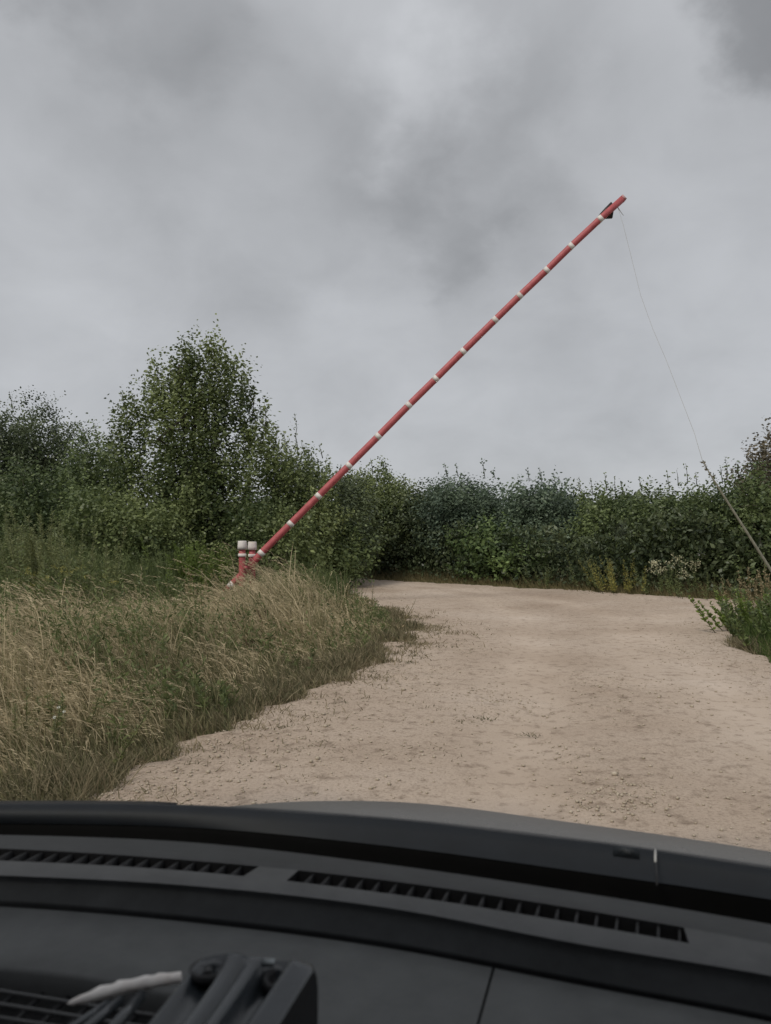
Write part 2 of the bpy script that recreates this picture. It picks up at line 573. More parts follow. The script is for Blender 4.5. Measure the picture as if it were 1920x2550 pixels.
# ------------------------------------------------------------------ grass
def cam_vis(X, Y, pad=1.5):
    return (np.abs(X) < Y * .52 + pad) & (Y > 2.4)


m_dry = leaf_material('dry_grass', (.30, .25, .145), (.74, .62, .42), .4, .8)
m_grass = leaf_material('green_grass', (.076, .080, .036), (.370, .335, .180), .35, .7)
m_edge = leaf_material('short_grass', (.075, .078, .038), (.300, .245, .155), .3, .8)


def wind(n, k=.5, sp=.25):
    return np.stack([-k + rng.normal(0, sp, n), rng.normal(0, sp, n), np.zeros(n)], -1)


def verge_points(n, x0, x1, y0, y1, power=1.5, inset=0.0):
    Y = y0 + (y1 - y0) * rng.random(n) ** power
    X = rng.uniform(x0, x1, n)
    ok = cam_vis(X, Y)
    X, Y = X[ok], Y[ok]
    sd = road_sd(X, Y)
    e = sd + .22 * vn(X * 2.1, Y * 2.1) + .12 * vn2(X * 6, Y * 6)
    ok = e > inset
    return X[ok], Y[ok], sd[ok]


def left_height(X, Y, sd):
    h = .10 + .50 * np.clip((sd - .1) / 1.3, 0, 1) ** .8
    far = np.interp(Y, [3, 6, 8.8, 12, 14, 22], [1.05, 1.05, 1.0, .78, .72, .7])
    far = far + .42 * (X > -1.75) * (Y > 8.5) * np.clip(sd - .3, 0, 1)
    far = far * (1 - .42 * ((X > -3.4) & (X < -1.65) & (Y > 8.0)))
    return h * far * (1 + .26 * vn(X * 1.3 + 7, Y * 1.3) + .30 * vn2(X * 3.7, Y * 3.1))


def dryness(X, Y, sd):
    return np.clip(.52 + .75 * vn(X * .75 + 3, Y * .6 + 1) + .38 * vn2(X * 2.2, Y * 2.2) - .35 * np.exp(-sd * 1.6) * (Y < 8.5) + .35 * ((X > -1.2) & (Y > 8.5)) + .25 * ((Y > 6.3) & (Y < 9.5)), 0, 1)


# green blades
mb = MB()
X, Y, sd = verge_points(420000, -10, 1.3, 2.8, 16, 1.7)
X, Y, sd = X[:105000], Y[:105000], sd[:105000]
h = left_height(X, Y, sd) * rng.uniform(.4, 1.0, len(X))
B = np.stack([X, Y, ground_z(X, Y, sd) - .01], -1)
dr = dryness(X, Y, sd)
add_blades(mb, B, h, wind(len(X), .42, .34), .0032 + .0008 * Y, np.clip(rng.normal(.22, .24, len(X)) + dr * .30, 0, 1), 3)
mb.build('green_grass', m_grass, kind='stuff', label='green grass blades growing on the left verge')

# dry stalks with bent seed heads
mb = MB()
X, Y, sd = verge_points(420000, -10, 1.3, 2.9, 15.5, 1.6, .1)
dr = dryness(X, Y, sd)
ok = (rng.random(len(X)) < dr * .95 + .12) & (sd > .12 + .45 * rng.random(len(X)))
X, Y, sd, dr = X[ok][:56000], Y[ok][:56000], sd[ok][:56000], dr[ok][:56000]
n = len(X)
h = left_height(X, Y, sd) * rng.uniform(.65, 1.2, n) * (1 + .55 * (rng.random(n) < .12))
B = np.stack([X, Y, ground_z(X, Y, sd) - .01], -1)
tn = np.clip(rng.normal(.5, .22, n), 0, 1)
tip, td, prev = add_blades(mb, B, h, wind(n, .54, .28), .0030 + .00062 * Y, tn * .9, 4, .26)
hd = rng.random(n) < .55
tip, td, Yh, tnh = tip[hd], td[hd], Y[hd], tn[hd]
for k in range(7):
    f = k / 6.0
    P = tip - td * (.13 * (1 - f))[None] if np.ndim(f) else tip - td * (.14 * (1 - f))
    D = nz(td * 1.0 + np.array([-.25, 0, -.55 * f]) + rng.normal(0, .2, P.shape))
    add_leaves(mb, P, D, rng.uniform(.03, .06, len(P)), .0026 + .0006 * Yh, np.clip(tnh + .15, 0, 1))
mb.build('dry_grass', m_dry, kind='stuff', label='dry tan grass with bent seed heads on the left verge')

# taller mixed green growth at the back of the verge
mb = MB()
n = 34000
Y = rng.uniform(8.6, 17.5, n); X = rng.uniform(-12, -.6, n)
sd = road_sd(X, Y)
back = np.interp(X, [-12, -6, -3.5, -2.2, -.6], [8.8, 9.0, 11.2, 12.6, 11.2])
ok = (Y > back + rng.normal(0, .5, n)) & (sd > .5) & (vn(X * 1.1 + 2, Y * .8) > -.55)
ok &= ~((np.abs(X + 2.5 + (14 - Y) * .16) < .5) & (Y > 9) & (Y < 14.4) & (rng.random(n) < .75))
X, Y, sd = X[ok], Y[ok], sd[ok]
n = len(X)
hh = np.interp(X, [-12, -6, -3.6, -2.9, -1.9, -.6], [1.2, 1.1, .72, .40, .48, .72]) * (1 + .4 * vn(X * 1.7, Y * 1.2)) * rng.uniform(.45, 1.15, n)
B = np.stack([X, Y, ground_z(X, Y, sd) - .01], -1)
tint = np.clip(rng.normal(.4, .2, n) + .35 * vn2(X * 1.3, Y), 0, 1)
tip, td, prev = add_blades(mb, B, hh, wind(n, .22, .2), .010 + .0006 * Y, tint, 3)
for k in range(5):
    f = rng.uniform(.25, .95, n)[:, None]
    P = B + (tip - B) * f
    add_leaves(mb, P, nz(rng.normal(0, 1, P.shape) + np.array([-.2, 0, .9])), rng.uniform(.07, .14, n), .016, np.clip(tint + rng.normal(0, .12, n), 0, 1))
m_herb = leaf_material('herb_green', (.060, .085, .028), (.215, .250, .100), .35, .6)
mb.build('tall_herbs', m_herb, kind='stuff', label='tall mixed green herbs and grasses at the back of the left verge')

# scattered green herbs standing in the dry grass
mb = MB()
X, Y, sd = verge_points(30000, -9, 1.2, 3.2, 13, 1.4, .25)
ok = (vn2(X * .9 + 4, Y * .9) + rng.normal(0, .35, len(X)) > .35)
X, Y, sd = X[ok][:1700], Y[ok][:1700], sd[ok][:1700]
n = len(X)
B = np.stack([X, Y, ground_z(X, Y, sd)], -1)
h = left_height(X, Y, sd) * rng.uniform(.7, 1.45, n)
tint = np.clip(rng.normal(.5, .22, n), 0, 1)
tip, td, prev = add_blades(mb, B, h, wind(n, .25, .25), .004 + .0004 * Y, tint, 3)
for k in range(16):
    f = rng.uniform(.15, 1.0, n)[:, None]
    P = B + (tip - B) * f
    add_leaves(mb, P, nz(rng.normal(0, 1, P.shape) + np.array([-.1, 0, .8])), rng.uniform(.03, .085, n), rng.uniform(.008, .02, n), np.clip(tint + rng.normal(0, .15, n), 0, 1))
mb.build('herbs', m_herb, kind='stuff', label='scattered green herbs standing in the dry grass')

# short green fringe at the verge's edge, the far strip under the hedge and the right verge
mb = MB()
X, Y, sd = verge_points(400000, -7, 9, 2.6, 13, 1.5)
ok = (sd < .55)
X, Y, sd = X[ok][:36000], Y[ok][:36000], sd[ok][:36000]
B = np.stack([X, Y, ground_z(X, Y, sd) - .01], -1)
add_blades(mb, B, rng.uniform(.03, .20, len(X)) * (1 + .5 * vn(X * 3, Y * 3)), wind(len(X), .2, .7), .004 + .001 * Y, rng.random(len(X)), 2)
n = 150000
Y = 3.2 + 11 * rng.random(n) ** 1.3; X = rng.uniform(-4, 2.4, n)
sd = road_sd(X, Y)
e = sd + .22 * vn(X * 2.1, Y * 2.1) + .12 * vn2(X * 6, Y * 6)
tipz = np.exp(-((X - .7) ** 2 + (Y - 10.6) ** 2 * .25) / 1.2)
ok = (e < .15) & (rng.random(n) < np.exp(np.minimum(e, 0) * (7 - 4.6 * tipz)) * np.clip(.5 + 1.1 * vn(X * 3.3, Y * 3.3), 0, 1))
X, Y, sd = X[ok][:15000], Y[ok][:15000], sd[ok][:15000]
B = np.stack([X, Y, np.full(len(X), .004)], -1)
add_blades(mb, B, rng.uniform(.02, .09, len(X)), wind(len(X), .2, .9), .0035 + .001 * Y, rng.uniform(.4, 1, len(X)), 2)
mb.build('short_grass', m_edge, kind='stuff', label='short dark grass fringe along the edges of the track')

mb = MB()
Xa = rng.uniform(-9, 13, 160000); Ya = rng.uniform(13, 29, 160000)
sd = road_sd(Xa, Ya)
far_edge = np.interp(Xa, [-8, -1.3, 2.1, 5, 7.2, 12], [26.9, 23.6, 20.9, 17.9, 15.7, 13.0])
ok = (sd > -.1 + .2 * vn(Xa * 2, Ya * 2)) & (Ya > far_edge - .3) & (sd < 1.5)
X, Y, sd = Xa[ok][:30000], Ya[ok][:30000], sd[ok][:30000]
B = np.stack([X, Y, ground_z(X, Y, sd) - .01], -1)
add_blades(mb, B, (.10 + .22 * np.clip(sd, 0, 1.3)) * rng.uniform(.6, 1.35, len(X)), wind(len(X), .25, .3), .014, np.clip(rng.normal(.35, .25, len(X)), 0, 1), 2)
m_far = leaf_material('verge_grass', (.09, .085, .035), (.30, .235, .125), .3, .8)
mb.build('verge_grass', m_far, kind='stuff', label='brownish grass strip between far edge of track and hedge')

mb = MB()
Xa = rng.uniform(3.6, 11, 90000); Ya = rng.uniform(5, 14, 90000)
sd = road_sd(Xa, Ya)
ok = (sd > .02 + .1 * vn(Xa * 3, Ya * 3)) & cam_vis(Xa, Ya) & (Ya < 12.4)
X, Y, sd = Xa[ok][:16000], Ya[ok][:16000], sd[ok][:16000]
B = np.stack([X, Y, ground_z(X, Y, sd) - .01], -1)
add_blades(mb, B, (.10 + .42 * np.clip(sd / .9, 0, 1)) * rng.uniform(.6, 1.3, len(X)), wind(len(X), .1, .3), .011, rng.random(len(X)), 3)
m_rg = leaf_material('lush_grass', (.030, .055, .014), (.120, .170, .045), .3, .7)
mb.build('lush_grass', m_rg, kind='stuff', label='lush green grass on the right verge')

# sparse weed tufts rooted in the track's edge
mb = MB()
n = 0
while n < 85:
    y = 3.8 + 9 * random.random() ** 1.4; x = random.uniform(-2.2, 1.8)
    s = float(road_sd(np.array([x]), np.array([y]))[0])
    if s > 0 or random.random() > math.exp(s * 2.4): continue
    k = random.randint(10, 34); rr = random.uniform(.02, .075)
    B = np.stack([x + rng.normal(0, rr * 1.4, k), y + rng.normal(0, rr, k), np.full(k, .008)], -1)
    add_blades(mb, B, rng.uniform(.008, .035, k), wind(k, .1, 1.3), .004 + .0009 * y, rng.random(k) * .6, 2)
    n += 1
mb.build('weeds', m_edge, kind='stuff', label='sparse low weeds rooted in the left edge of the track')


# ------------------------------------------------------------------ trees and shrubs
def crown(mb, blobs, dens=175, leaf=.075, up=.9, length=(.35, .8), wmul=.6, wind_x=-.1, per=11):
    leaf = leaf * (1.0 if leaf > .115 else 1.6)
    dens = dens * .86
    """leafy shoots filling a set of ellipsoids (centre, radii)"""
    tips = []
    for c, r in blobs:
        c = np.array(c, float); r = np.array(r, float)
        n = int(dens * math.pi * r[0] * r[2])
        u = nz(rng.normal(size=(n, 3)))
        # the side away from the track matters less, but stays filled
        rad = rng.random(n) ** .42
        lump = 1 + .36 * vn(u[:, 0] * 2.1 + c[0] + 9, u[:, 2] * 2.3 + c[2] + 4)
        P = c + u * r * (rad * lump)[:, None]
        D = nz(u * .55 + np.array([wind_x, 0, up]) + rng.normal(0, .34, (n, 3)))
        ln = rng.uniform(*length, n) * (.65 + .35 * rad)
        ok = (P[:, 2] > .06)
        P, D, ln = P[ok], D[ok], ln[ok]
        n = len(P)
        tone = np.clip(.42 + .34 * vn2(P[:, 0] * 1.3, P[:, 2] * 1.3 + P[:, 1]) + .22 * vn(P[:, 0] * 3.1, P[:, 2] * 3.1) + rng.normal(0, .1, n), 0, 1)
        for k in range(per):
            f = (k + rng.random(n) * .7) / per
            a = k * 2.4 + rng.uniform(0, 6.28, n) * .3 + np.arange(n)
            s1 = nz(np.cross(D, np.array([.3, .2, .9]))); s2 = np.cross(D, s1)
            out = s1 * np.cos(a)[:, None] + s2 * np.sin(a)[:, None]
            Q = P + D * (ln * f)[:, None] + out * .012
            Q[:, 2] = np.maximum(Q[:, 2], .05)
            ld = nz(D * .45 + out * .9 + np.array([0, 0, -.35]) + rng.normal(0, .3, (n, 3)))
            sz = leaf * rng.uniform(.6, 1.15, n) * (1 - .35 * f)
            add_leaves(mb, Q, ld, sz, sz * wmul, np.clip(tone + rng.normal(0, .14, n), 0, 1))
        tips.append((P, D, ln))
    return tips


def limb(mb, a, b, r0, r1, wob=.12, k=6, seg=5):
    a = np.array(a, float); b = np.array(b, float)
    t = np.linspace(0, 1, seg + 1)[:, None]
    L = np.linalg.norm(b - a)
    p = a + (b - a) * t + rng.normal(0, wob * L * .12, (seg + 1, 3)) * np.sin(t * math.pi)
    p[:, 2] += np.sin(t[:, 0] * math.pi) * L * .05
    mb.tube(p, np.linspace(r0, r1, seg + 1), k)


def shrub(name, base, blobs, mat, label, cat='shrub', group='bushes of the hedge round the track', stems=3, trunk_r=.05, leaders=(), **kw):
    root = empty(name, base, label=label, cat=cat, group=group)
    mb = MB()
    tips = crown(mb, blobs, **kw)
    wood = MB()
    for s in range(stems):
        a = np.array(base, float) + np.array([random.uniform(-.25, .25) * (stems > 1), random.uniform(-.2, .2) * (stems > 1), -.05])
        c, r = blobs[s % len(blobs)]
        top = np.array(c) + np.array([random.uniform(-.3, .3), random.uniform(-.2, .2), r[2] * .45])
        limb(wood, a, top, trunk_r, trunk_r * .35, .5, 8, 8)
        mid = a + (top - a) * .45
        P = tips[s % len(blobs)][0]
        for q in P[rng.integers(0, len(P), 9)]:
            limb(wood, a + (top - a) * random.uniform(.3, .95), q, trunk_r * .32, trunk_r * .08, .4, 5, 4)
    # thin leafy leaders that stand above the crown
    for (a, b) in leaders:
        a = np.array(a, float); b = np.array(b, float)
        limb(wood, a, b, .012, .003, .2, 4, 5)
        n = int(np.linalg.norm(b - a) * 34)
        f = rng.random(n)[:, None]
        Q = a + (b - a) * f + rng.normal(0, .022, (n, 3))
        ld = nz(rng.normal(0, .8, (n, 3)) + np.array([-.1, 0, .35]))
        lf = kw.get('leaf', .075)
        sz = lf * rng.uniform(.7, 1.1, n)
        add_leaves(mb, Q, ld, sz, sz * .55, np.clip(rng.normal(.5, .2, n), 0, 1))
    wood.build('trunk', BARK, root, smooth=True)
    mb.build('crown', mat, root)
    return root


def hedge_bush(name, x, top, hw, d, mat, label, cat='shrub', leaders=(), thick=1.3, **kw):
    """x, top, half width in units of the 1666-wide view; d metres from the camera"""
    s = d / (F * .8677)
    cx = (x - 833) * s
    ztop = EYE + (1154 - top) * s
    w = hw * s
    z = ztop - .35
    blobs = [((cx, d, z * .55), (w * 1.0, thick, z * .48)),
             ((cx - w * .35, d - .15, z * .70), (w * .55, thick * .8, z * .28)),
             ((cx + w * .4, d + .1, z * .62), (w * .6, thick * .8, z * .30)),
             ((cx + w * .05, d - .3, z * .30), (w * 1.05, thick * .9, z * .30))]
    ld = []
    for (lx, lt, l0) in leaders:
        ld.append((((lx - 833) * s + .08, d, EYE + (1154 - l0) * s), ((lx - 833) * s, d - .1, EYE + (1154 - lt) * s)))
    return shrub(name, (cx, d, 0), blobs, LEAF[mat], label, cat, leaders=ld, **kw)


# the tall poplar-like tree behind the barrier
S_ = 18.6 / (F * .8677)


def tp(x, y, dy=0.0):
    return ((x - 833) * S_, 18.6 + dy, EYE + (1154 - y) * S_)


shrub('broadleaf_tree', (-4.5, 18.6, 0),
      [(tp(440, 960), (1.15, .9, 1.45)), (tp(410, 1050), (2.15, 1.2, 1.05)), (tp(430, 870), (.62, .6, 1.0)), (tp(400, 820), (.34, .4, .80)), (tp(480, 840), (.36, .4, .85)), (tp(455, 775), (.16, .3, .55)),
       (tp(337, 860), (.30, .4, .80)), (tp(365, 930), (.34, .5, 1.0)), (tp(522, 880), (.26, .4, .95)), (tp(300, 940), (.30, .45, .80)), (tp(262, 925), (.14, .3, .75)), (tp(550, 950), (.28, .45, .8)), (tp(585, 985), (.24, .4, .6)),
       (tp(265, 1020), (.34, .5, .7)), (tp(600, 1040), (.40, .5, .6)), (tp(430, 1110, -.3), (2.0, 1.3, 1.05)), (tp(430, 1190, -.5), (1.9, 1.1, .9))],
      LEAF['olive'], 'tall upright broadleaf tree behind the red and white barrier posts', 'tree', group='trees behind the track', stems=4, trunk_r=.07,
      leaders=[(tp(460, 800), tp(453, 722)), (tp(492, 810), tp(478, 733)), (tp(400, 820), tp(398, 738)), (tp(425, 810), tp(430, 736)), (tp(345, 860), tp(334, 780)),
               (tp(365, 850), tp(368, 768)), (tp(520, 860), tp(524, 782)), (tp(280, 930), tp(258, 845)), (tp(300, 920), tp(283, 855)), (tp(545, 900), tp(548, 838)),
               (tp(575, 930), tp(570, 870)), (tp(590, 980), tp(600, 925)), (tp(505, 820), tp(508, 765)), (tp(440, 800), tp(446, 745))],
      dens=125, leaf=.13, length=(.35, .9), up=1.7, per=10, wmul=.6)

hedge_bush('hawthorn_tree', 30, 860, 140, 22, 'dark', 'dark spreading tree at the left edge of the photo', 'tree', leaf=.07, up=.25, wind_x=.5, dens=190, stems=3, trunk_r=.09,
           leaders=[(20, 845, 890), (100, 872, 900), (175, 915, 940), (185, 925, 950)])
hedge_bush('broadleaf_shrub', 205, 945, 60, 21, 'mid', 'slim mid green shrub between dark left tree and tall tree', leaf=.08,
           leaders=[(205, 915, 960), (240, 925, 965), (180, 940, 970)])
hedge_bush('broadleaf_shrub', 90, 1020, 150, 17.5, 'mid', 'wide mid green bush below the dark left tree', leaf=.08, dens=150)
hedge_bush('broadleaf_shrub', 270, 1060, 130, 16.4, 'olive', 'olive green bush below the left side of the tall tree', leaf=.08, dens=150)
hedge_bush('broadleaf_shrub', 655, 975, 62, 19.3, 'olive', 'bush with one bare leader rising right of the tall tree', leaf=.08, leaders=[(636, 893, 985), (652, 955, 985), (612, 930, 985), (690, 960, 990)])
hedge_bush('broadleaf_shrub', 590, 1080, 95, 17.2, 'olive', 'leafy bush directly behind the boom foot', leaf=.08, dens=150)
hedge_bush('broadleaf_shrub', 730, 1010, 70, 21.5, 'dark', 'dark bush seen through below the lower boom', leaf=.08)
hedge_bush('broadleaf_shrub', 815, 1008, 75, 24.8, 'olive', 'olive bush just right of where the boom leaves the hedge', leaf=.09, leaders=[(800, 990, 1025), (825, 995, 1025)])
hedge_bush('broadleaf_shrub', 890, 1042, 70, 24.6, 'dark', 'low topped dark bush in the middle of the far hedge', leaf=.09, leaders=[(870, 1025, 1055)])
hedge_bush('willow_shrub', 1010, 1018, 95, 23.6, 'teal', 'blue green bush with spiky crest right of centre', leaf=.10, wmul=.4, dens=200, leaders=[(1042, 996, 1030), (960, 1000, 1030), (985, 1005, 1030), (1065, 1015, 1035)])
hedge_bush('willow_shrub', 1165, 1030, 85, 22.1, 'teal', 'blue green bush with ragged twin crest left of the hedge dip', leaf=.09, leaders=[(1138, 1012, 1040), (1165, 1010, 1040), (1195, 1022, 1050), (1235, 1050, 1075)])
hedge_bush('broadleaf_shrub', 1310, 1052, 75, 20.9, 'mid', 'bush with arching loose twigs right of the hedge dip', leaf=.08, dens=130, leaders=[(1250, 1030, 1080), (1275, 1032, 1070), (1305, 1022, 1060), (1340, 1040, 1070), (1325, 1030, 1070)])
hedge_bush('broadleaf_shrub', 1420, 1045, 80, 19.6, 'mid', 'mid green bush behind the cream flowered weeds', leaf=.08, leaders=[(1380, 1030, 1060), (1440, 1022, 1060), (1480, 1003, 1045), (1460, 1015, 1050)])
hedge_bush('broadleaf_shrub', 1530, 1035, 75, 18.4, 'mid', 'mid green bush behind the tip of the leaning pole', leaf=.075, leaders=[(1500, 1020, 1050), (1565, 990, 1040), (1555, 1010, 1045)])
hedge_bush('broadleaf_shrub', 1615, 1010, 70, 17.5, 'mid', 'green bush right of the leaning pole tip', leaf=.075, leaders=[(1590, 1000, 1030)])
hedge_bush('broadleaf_tree', 1685, 945, 80, 18.6, 'brown', 'brownish leafed tree at the right edge of the photo', 'tree', leaf=.08, leaders=[(1618, 965, 1010), (1640, 950, 1000), (1662, 935, 985)])
hedge_bush('broadleaf_shrub', 1085, 1125, 110, 21.9, 'fresh', 'low fresher green bush under the blue green bushes', leaf=.11, dens=120)
hedge_bush('broadleaf_shrub', 720, 1130, 80, 20.2, 'mid', 'low green bush right of the boom foot', leaf=.09, dens=140)
hedge_bush('broadleaf_shrub', 1780, 1000, 90, 16.6, 'mid', 'green bush just outside the right edge', leaf=.08, dens=120)
hedge_bush('broadleaf_shrub', -150, 1000, 120, 19.5, 'mid', 'green bush just outside the left edge', leaf=.08, dens=110)

# dense low growth that closes the hedge near the ground
mb = MB()
n = 34000
X = rng.uniform(-13, 13, n)
dm = np.interp(X, [-13, -7, -3.2, -2.2, -1.3, 2.1, 5, 7.2, 13], [19, 19.0, 19.2, 21, 25.2, 22.4, 19.3, 17.2, 14.8])
Y = dm + rng.normal(0, .45, n)
Z = .05 + 1.5 * rng.random(n) ** 1.2 * (1 + .35 * vn(X * 1.4, Y * .3))
P = np.stack([X, Y, Z], -1)
P = P[road_sd(X, Y) > .35]
add_leaves(mb, P, nz(rng.normal(0, 1, P.shape) + np.array([0, 0, .4])), rng.uniform(.09, .17, len(P)), rng.uniform(.05, .09, len(P)), np.clip(.35 + .25 * vn(P[:, 0] * 1.3, P[:, 2] * 1.5) + rng.normal(0, .15, len(P)), 0, 1))
mb.build('undergrowth', LEAF['dark'], kind='stuff', label='dark leafy undergrowth at the foot of the hedge')

# far wood closing the horizon behind the hedge
mb = MB()
n = 90000
a = rng.uniform(-R_(75), R_(75), n)
d = rng.uniform(40, 48, n)
top = 2.6 + .9 * vn(a * 18, d * .1) + .4 * vn2(a * 60, d * .2)
P = np.stack([np.sin(a) * d, np.cos(a) * d, rng.random(n) ** .8 * top], -1)
add_leaves(mb, P, nz(rng.normal(0, 1, P.shape)), rng.uniform(.3, .6, n), rng.uniform(.2, .4, n), rng.random(n))
mb.build('woods', LEAF['dark'], kind='stuff', label='far low wood beyond the hedge')


# ------------------------------------------------------------------ weeds that stand out singly
def weed(name, base, h, mat, label, stems=8, spread=.25, leaf=.05, wmul=.22, dense=60, head=None, head_mat=None, lean=-.15, group=None, cat='weed'):
    root = empty(name, base, label=label, cat=cat, group=group)
    fo, st, hd = MB(), MB(), MB()
    b = np.array(base, float)
    for s in range(stems):
        a = b + np.array([random.gauss(0, spread * .35), random.gauss(0, spread * .35), -.03])
        tp_ = a + np.array([random.gauss(lean, .10) * h + (a[0] - b[0]) * .45, random.gauss(0, .1) * h, h * random.uniform(.68, 1.0)])
        t = np.linspace(0, 1, 6)[:, None]
        pts = a + (tp_ - a) * t + np.array([lean * .25 * h, 0, 0]) * (t ** 2 - t)
        st.tube(pts, np.linspace(.006, .002, 6), 4, tint=.5)
        n = int(dense * h * 1.6)
        f = rng.uniform(.12, 1, n)[:, None]
        Q = a + (tp_ - a) * f + np.array([lean * .25 * h, 0, 0]) * (f ** 2 - f)
        ang = rng.uniform(0, 6.28, n)
        ld = nz(np.stack([np.cos(ang), np.sin(ang), rng.uniform(.2, 1.1, n)], -1))
        sz = leaf * 1.25 * rng.uniform(.6, 1.2, n) * (1.15 - .6 * f[:, 0])
        add_leaves(fo, Q, ld, sz, sz * wmul, np.clip(rng.normal(.5, .22, n), 0, 1))
        if head is not None:
            for _ in range(head[0]):
                c = tp_ + rng.normal(0, head[1], 3) * np.array([1, 1, .9])
                m = 16
                P = c + rng.normal(0, head[2], (m, 3)) * np.array([1, 1, .7])
                add_leaves(hd, P, nz(rng.normal(0, 1, (m, 3)) + np.array([0, 0, .3])), head[2] * .9, head[2] * .7, rng.random(m))
                st.tube([a + (tp_ - a) * .8, c], [.002, .0015], 3, tint=.5)
    st.build('stem', STEM, root, kind='stuff')
    fo.build('leaves', mat, root, kind='stuff')
    if head is not None:
        hd.build('flower_head', head_mat, root, kind='stuff')
    return root


CREAM = leaf_material('cream_petal', (.42, .40, .24), (.62, .60, .42), .3)
WHITE_P = leaf_material('white_petal', (.60, .60, .55), (.78, .78, .74), .2)
RUST = leaf_material('rusty_seed', (.080, .036, .028), (.170, .085, .065), .1)
TAN = leaf_material('tan_seed', (.26, .20, .11), (.44, .35, .21), .2)


def wp(x, y_base_d, d):
    """ground point under that column of the 1666-wide view, d metres away"""
    X = (x - 833) * d / (F * .8677)
    return (X, d, float(ground_z(np.array([X]), np.array([d]))[0]))


def wh(top, d):
    return EYE + (1154 - top) * d / (F * .8677)


G1 = 'tall weeds along the back of the left verge'
for x, top, d, mt, lb, kw in (
        (85, 1090, 11.0, 'grey', 'tallest feathery grey green weed at the left edge', dict(stems=16, spread=.6, leaf=.075, dense=90)),
        (20, 1125, 11.6, 'olive', 'olive feathery weed cut by the left edge of the photo', dict(stems=14, spread=.7, leaf=.075, dense=80)),
        (150, 1165, 10.4, 'grey', 'grey green weed right of the tallest feathery weed', dict(stems=14, spread=.8, leaf=.07, dense=80)),
        (55, 1200, 9.6, 'olive', 'lower olive weed in front of the feathery weeds', dict(stems=14, spread=.9, leaf=.06, dense=70)),
        (425, 1160, 14.6, 'bright', 'bright green conical weed clump left of the barrier posts', dict(stems=26, spread=.55, leaf=.08, dense=110)),
        (485, 1180, 16.0, 'bright', 'green clump close behind the barrier posts', dict(stems=16, spread=.8, leaf=.08, dense=90)),
        (250, 1235, 11.6, 'olive', 'slender olive weed at the dark gap left of centre', dict(stems=9, spread=.5, leaf=.06, dense=60)),
        (300, 1240, 12.0, 'mid', 'slender green weed second from the dark gap', dict(stems=9, spread=.5, leaf=.06, dense=60)),
        (375, 1232, 12.4, 'bright', 'fresh green weed between grass and conical clump', dict(stems=10, spread=.6, leaf=.065, dense=70)),
        (650, 1195, 13.9, 'grey', 'pale grey weed just right of the barrier posts', dict(stems=7, spread=.35, leaf=.055, dense=55)),
        (700, 1225, 13.2, 'olive', 'olive weed at the right end of the verge weeds', dict(stems=8, spread=.5, leaf=.055, dense=50)),
        (590, 1170, 15.6, 'brown', 'dead brownish weed stalks behind the boom foot', dict(stems=9, spread=.45, leaf=.04, dense=45)),
        (566, 1280, 12.6, 'bright', 'short green weed in front of the barrier post feet', dict(stems=10, spread=.5, leaf=.05, dense=70)),
        (640, 1280, 11.6, 'mid', 'bushy green weed on the verge tip', dict(stems=12, spread=.8, leaf=.05, dense=70))):
    weed('tall_weed', wp(x, 0, d), wh(top, d), LEAF[mt], lb, group=G1, **kw)
for x, top, d, mt, lb in ((40, 1085, 12.2, 'olive', 'tall feathery weed just left of the tallest one'), (120, 1120, 11.8, 'grey', 'grey feathery weed close right of the tallest one'),
                          (5, 1170, 9.4, 'olive', 'olive weed low at the very left edge'), (190, 1190, 11.2, 'olive', 'olive weed third right of the tallest one'), (230, 1215, 12.6, 'grey', 'pale weed just left of the dark gap')):
    weed('tall_weed', wp(x, 0, d), wh(top, d), LEAF[mt], lb, group=G1, stems=26, spread=.9, leaf=.075, dense=70)
weed('goldenrod', wp(150, 0, 9.8), wh(1240, 9.8), LEAF['bright'], 'weed with small yellow flower tips in the left verge', stems=12, spread=.5, leaf=.05, dense=70,
     head=(3, .05, .02), head_mat=LEAF['yellow'], cat='wildflower')
weed('dock_plant', wp(555, 0, 8.6), .52, RUST, 'dark reddish seeding dock leaning across the dry grass', stems=12, spread=.35, leaf=.022, wmul=.8, dense=240, lean=-.55, cat='weed')
weed('dock_plant', wp(590, 0, 7.9), .34, RUST, 'shorter dark reddish dock stalk nearer the track', stems=6, spread=.25, leaf=.02, wmul=.8, dense=200, lean=-.5, cat='weed')
weed('reed_grass', wp(468, 0, 11.0), wh(1225, 11.0), TAN, 'upright tan seeding grass clump left of the posts', stems=12, spread=.3, leaf=.045, wmul=.3, dense=90, lean=-.22, cat='grass clump')
weed('reed_grass', wp(745, 0, 12.4), wh(1235, 12.4), TAN, 'loose tan grass clump at the right end of the verge', stems=10, spread=.6, leaf=.04, wmul=.3, dense=60, lean=-.2, cat='grass clump')
for x, d, top, lb in ((505, 12.6, 1256, 'tan grass clump half hiding the lower end of the boom'), (532, 12.4, 1284, 'short tan grass clump before the barrier post feet'),
                      (584, 12.9, 1272, 'tan grass clump right of the barrier posts'), (618, 12.6, 1222, 'tall thin tan grass clump second right of the barrier posts'),
                      (690, 11.4, 1245, 'tan grass clump in the middle of the verge tip'), (720, 10.6, 1275, 'tan grass clump nearest the point of the verge'),
                      (440, 10.6, 1262, 'tan grass clump below the bright conical weed'), (395, 9.9, 1275, 'low tan grass clump left of the barrier')):
    weed('reed_grass', wp(x, 0, d), wh(top, d), TAN, lb, stems=16, spread=.7, leaf=.045, wmul=.22, dense=42, lean=-.28, cat='grass clump')
weed('sage_plant', wp(60, 0, 4.9), .42, LEAF['grey'], 'grey green feathery herb low at the left edge', stems=22, spread=.75, leaf=.04, wmul=.25, dense=150, cat='herb')

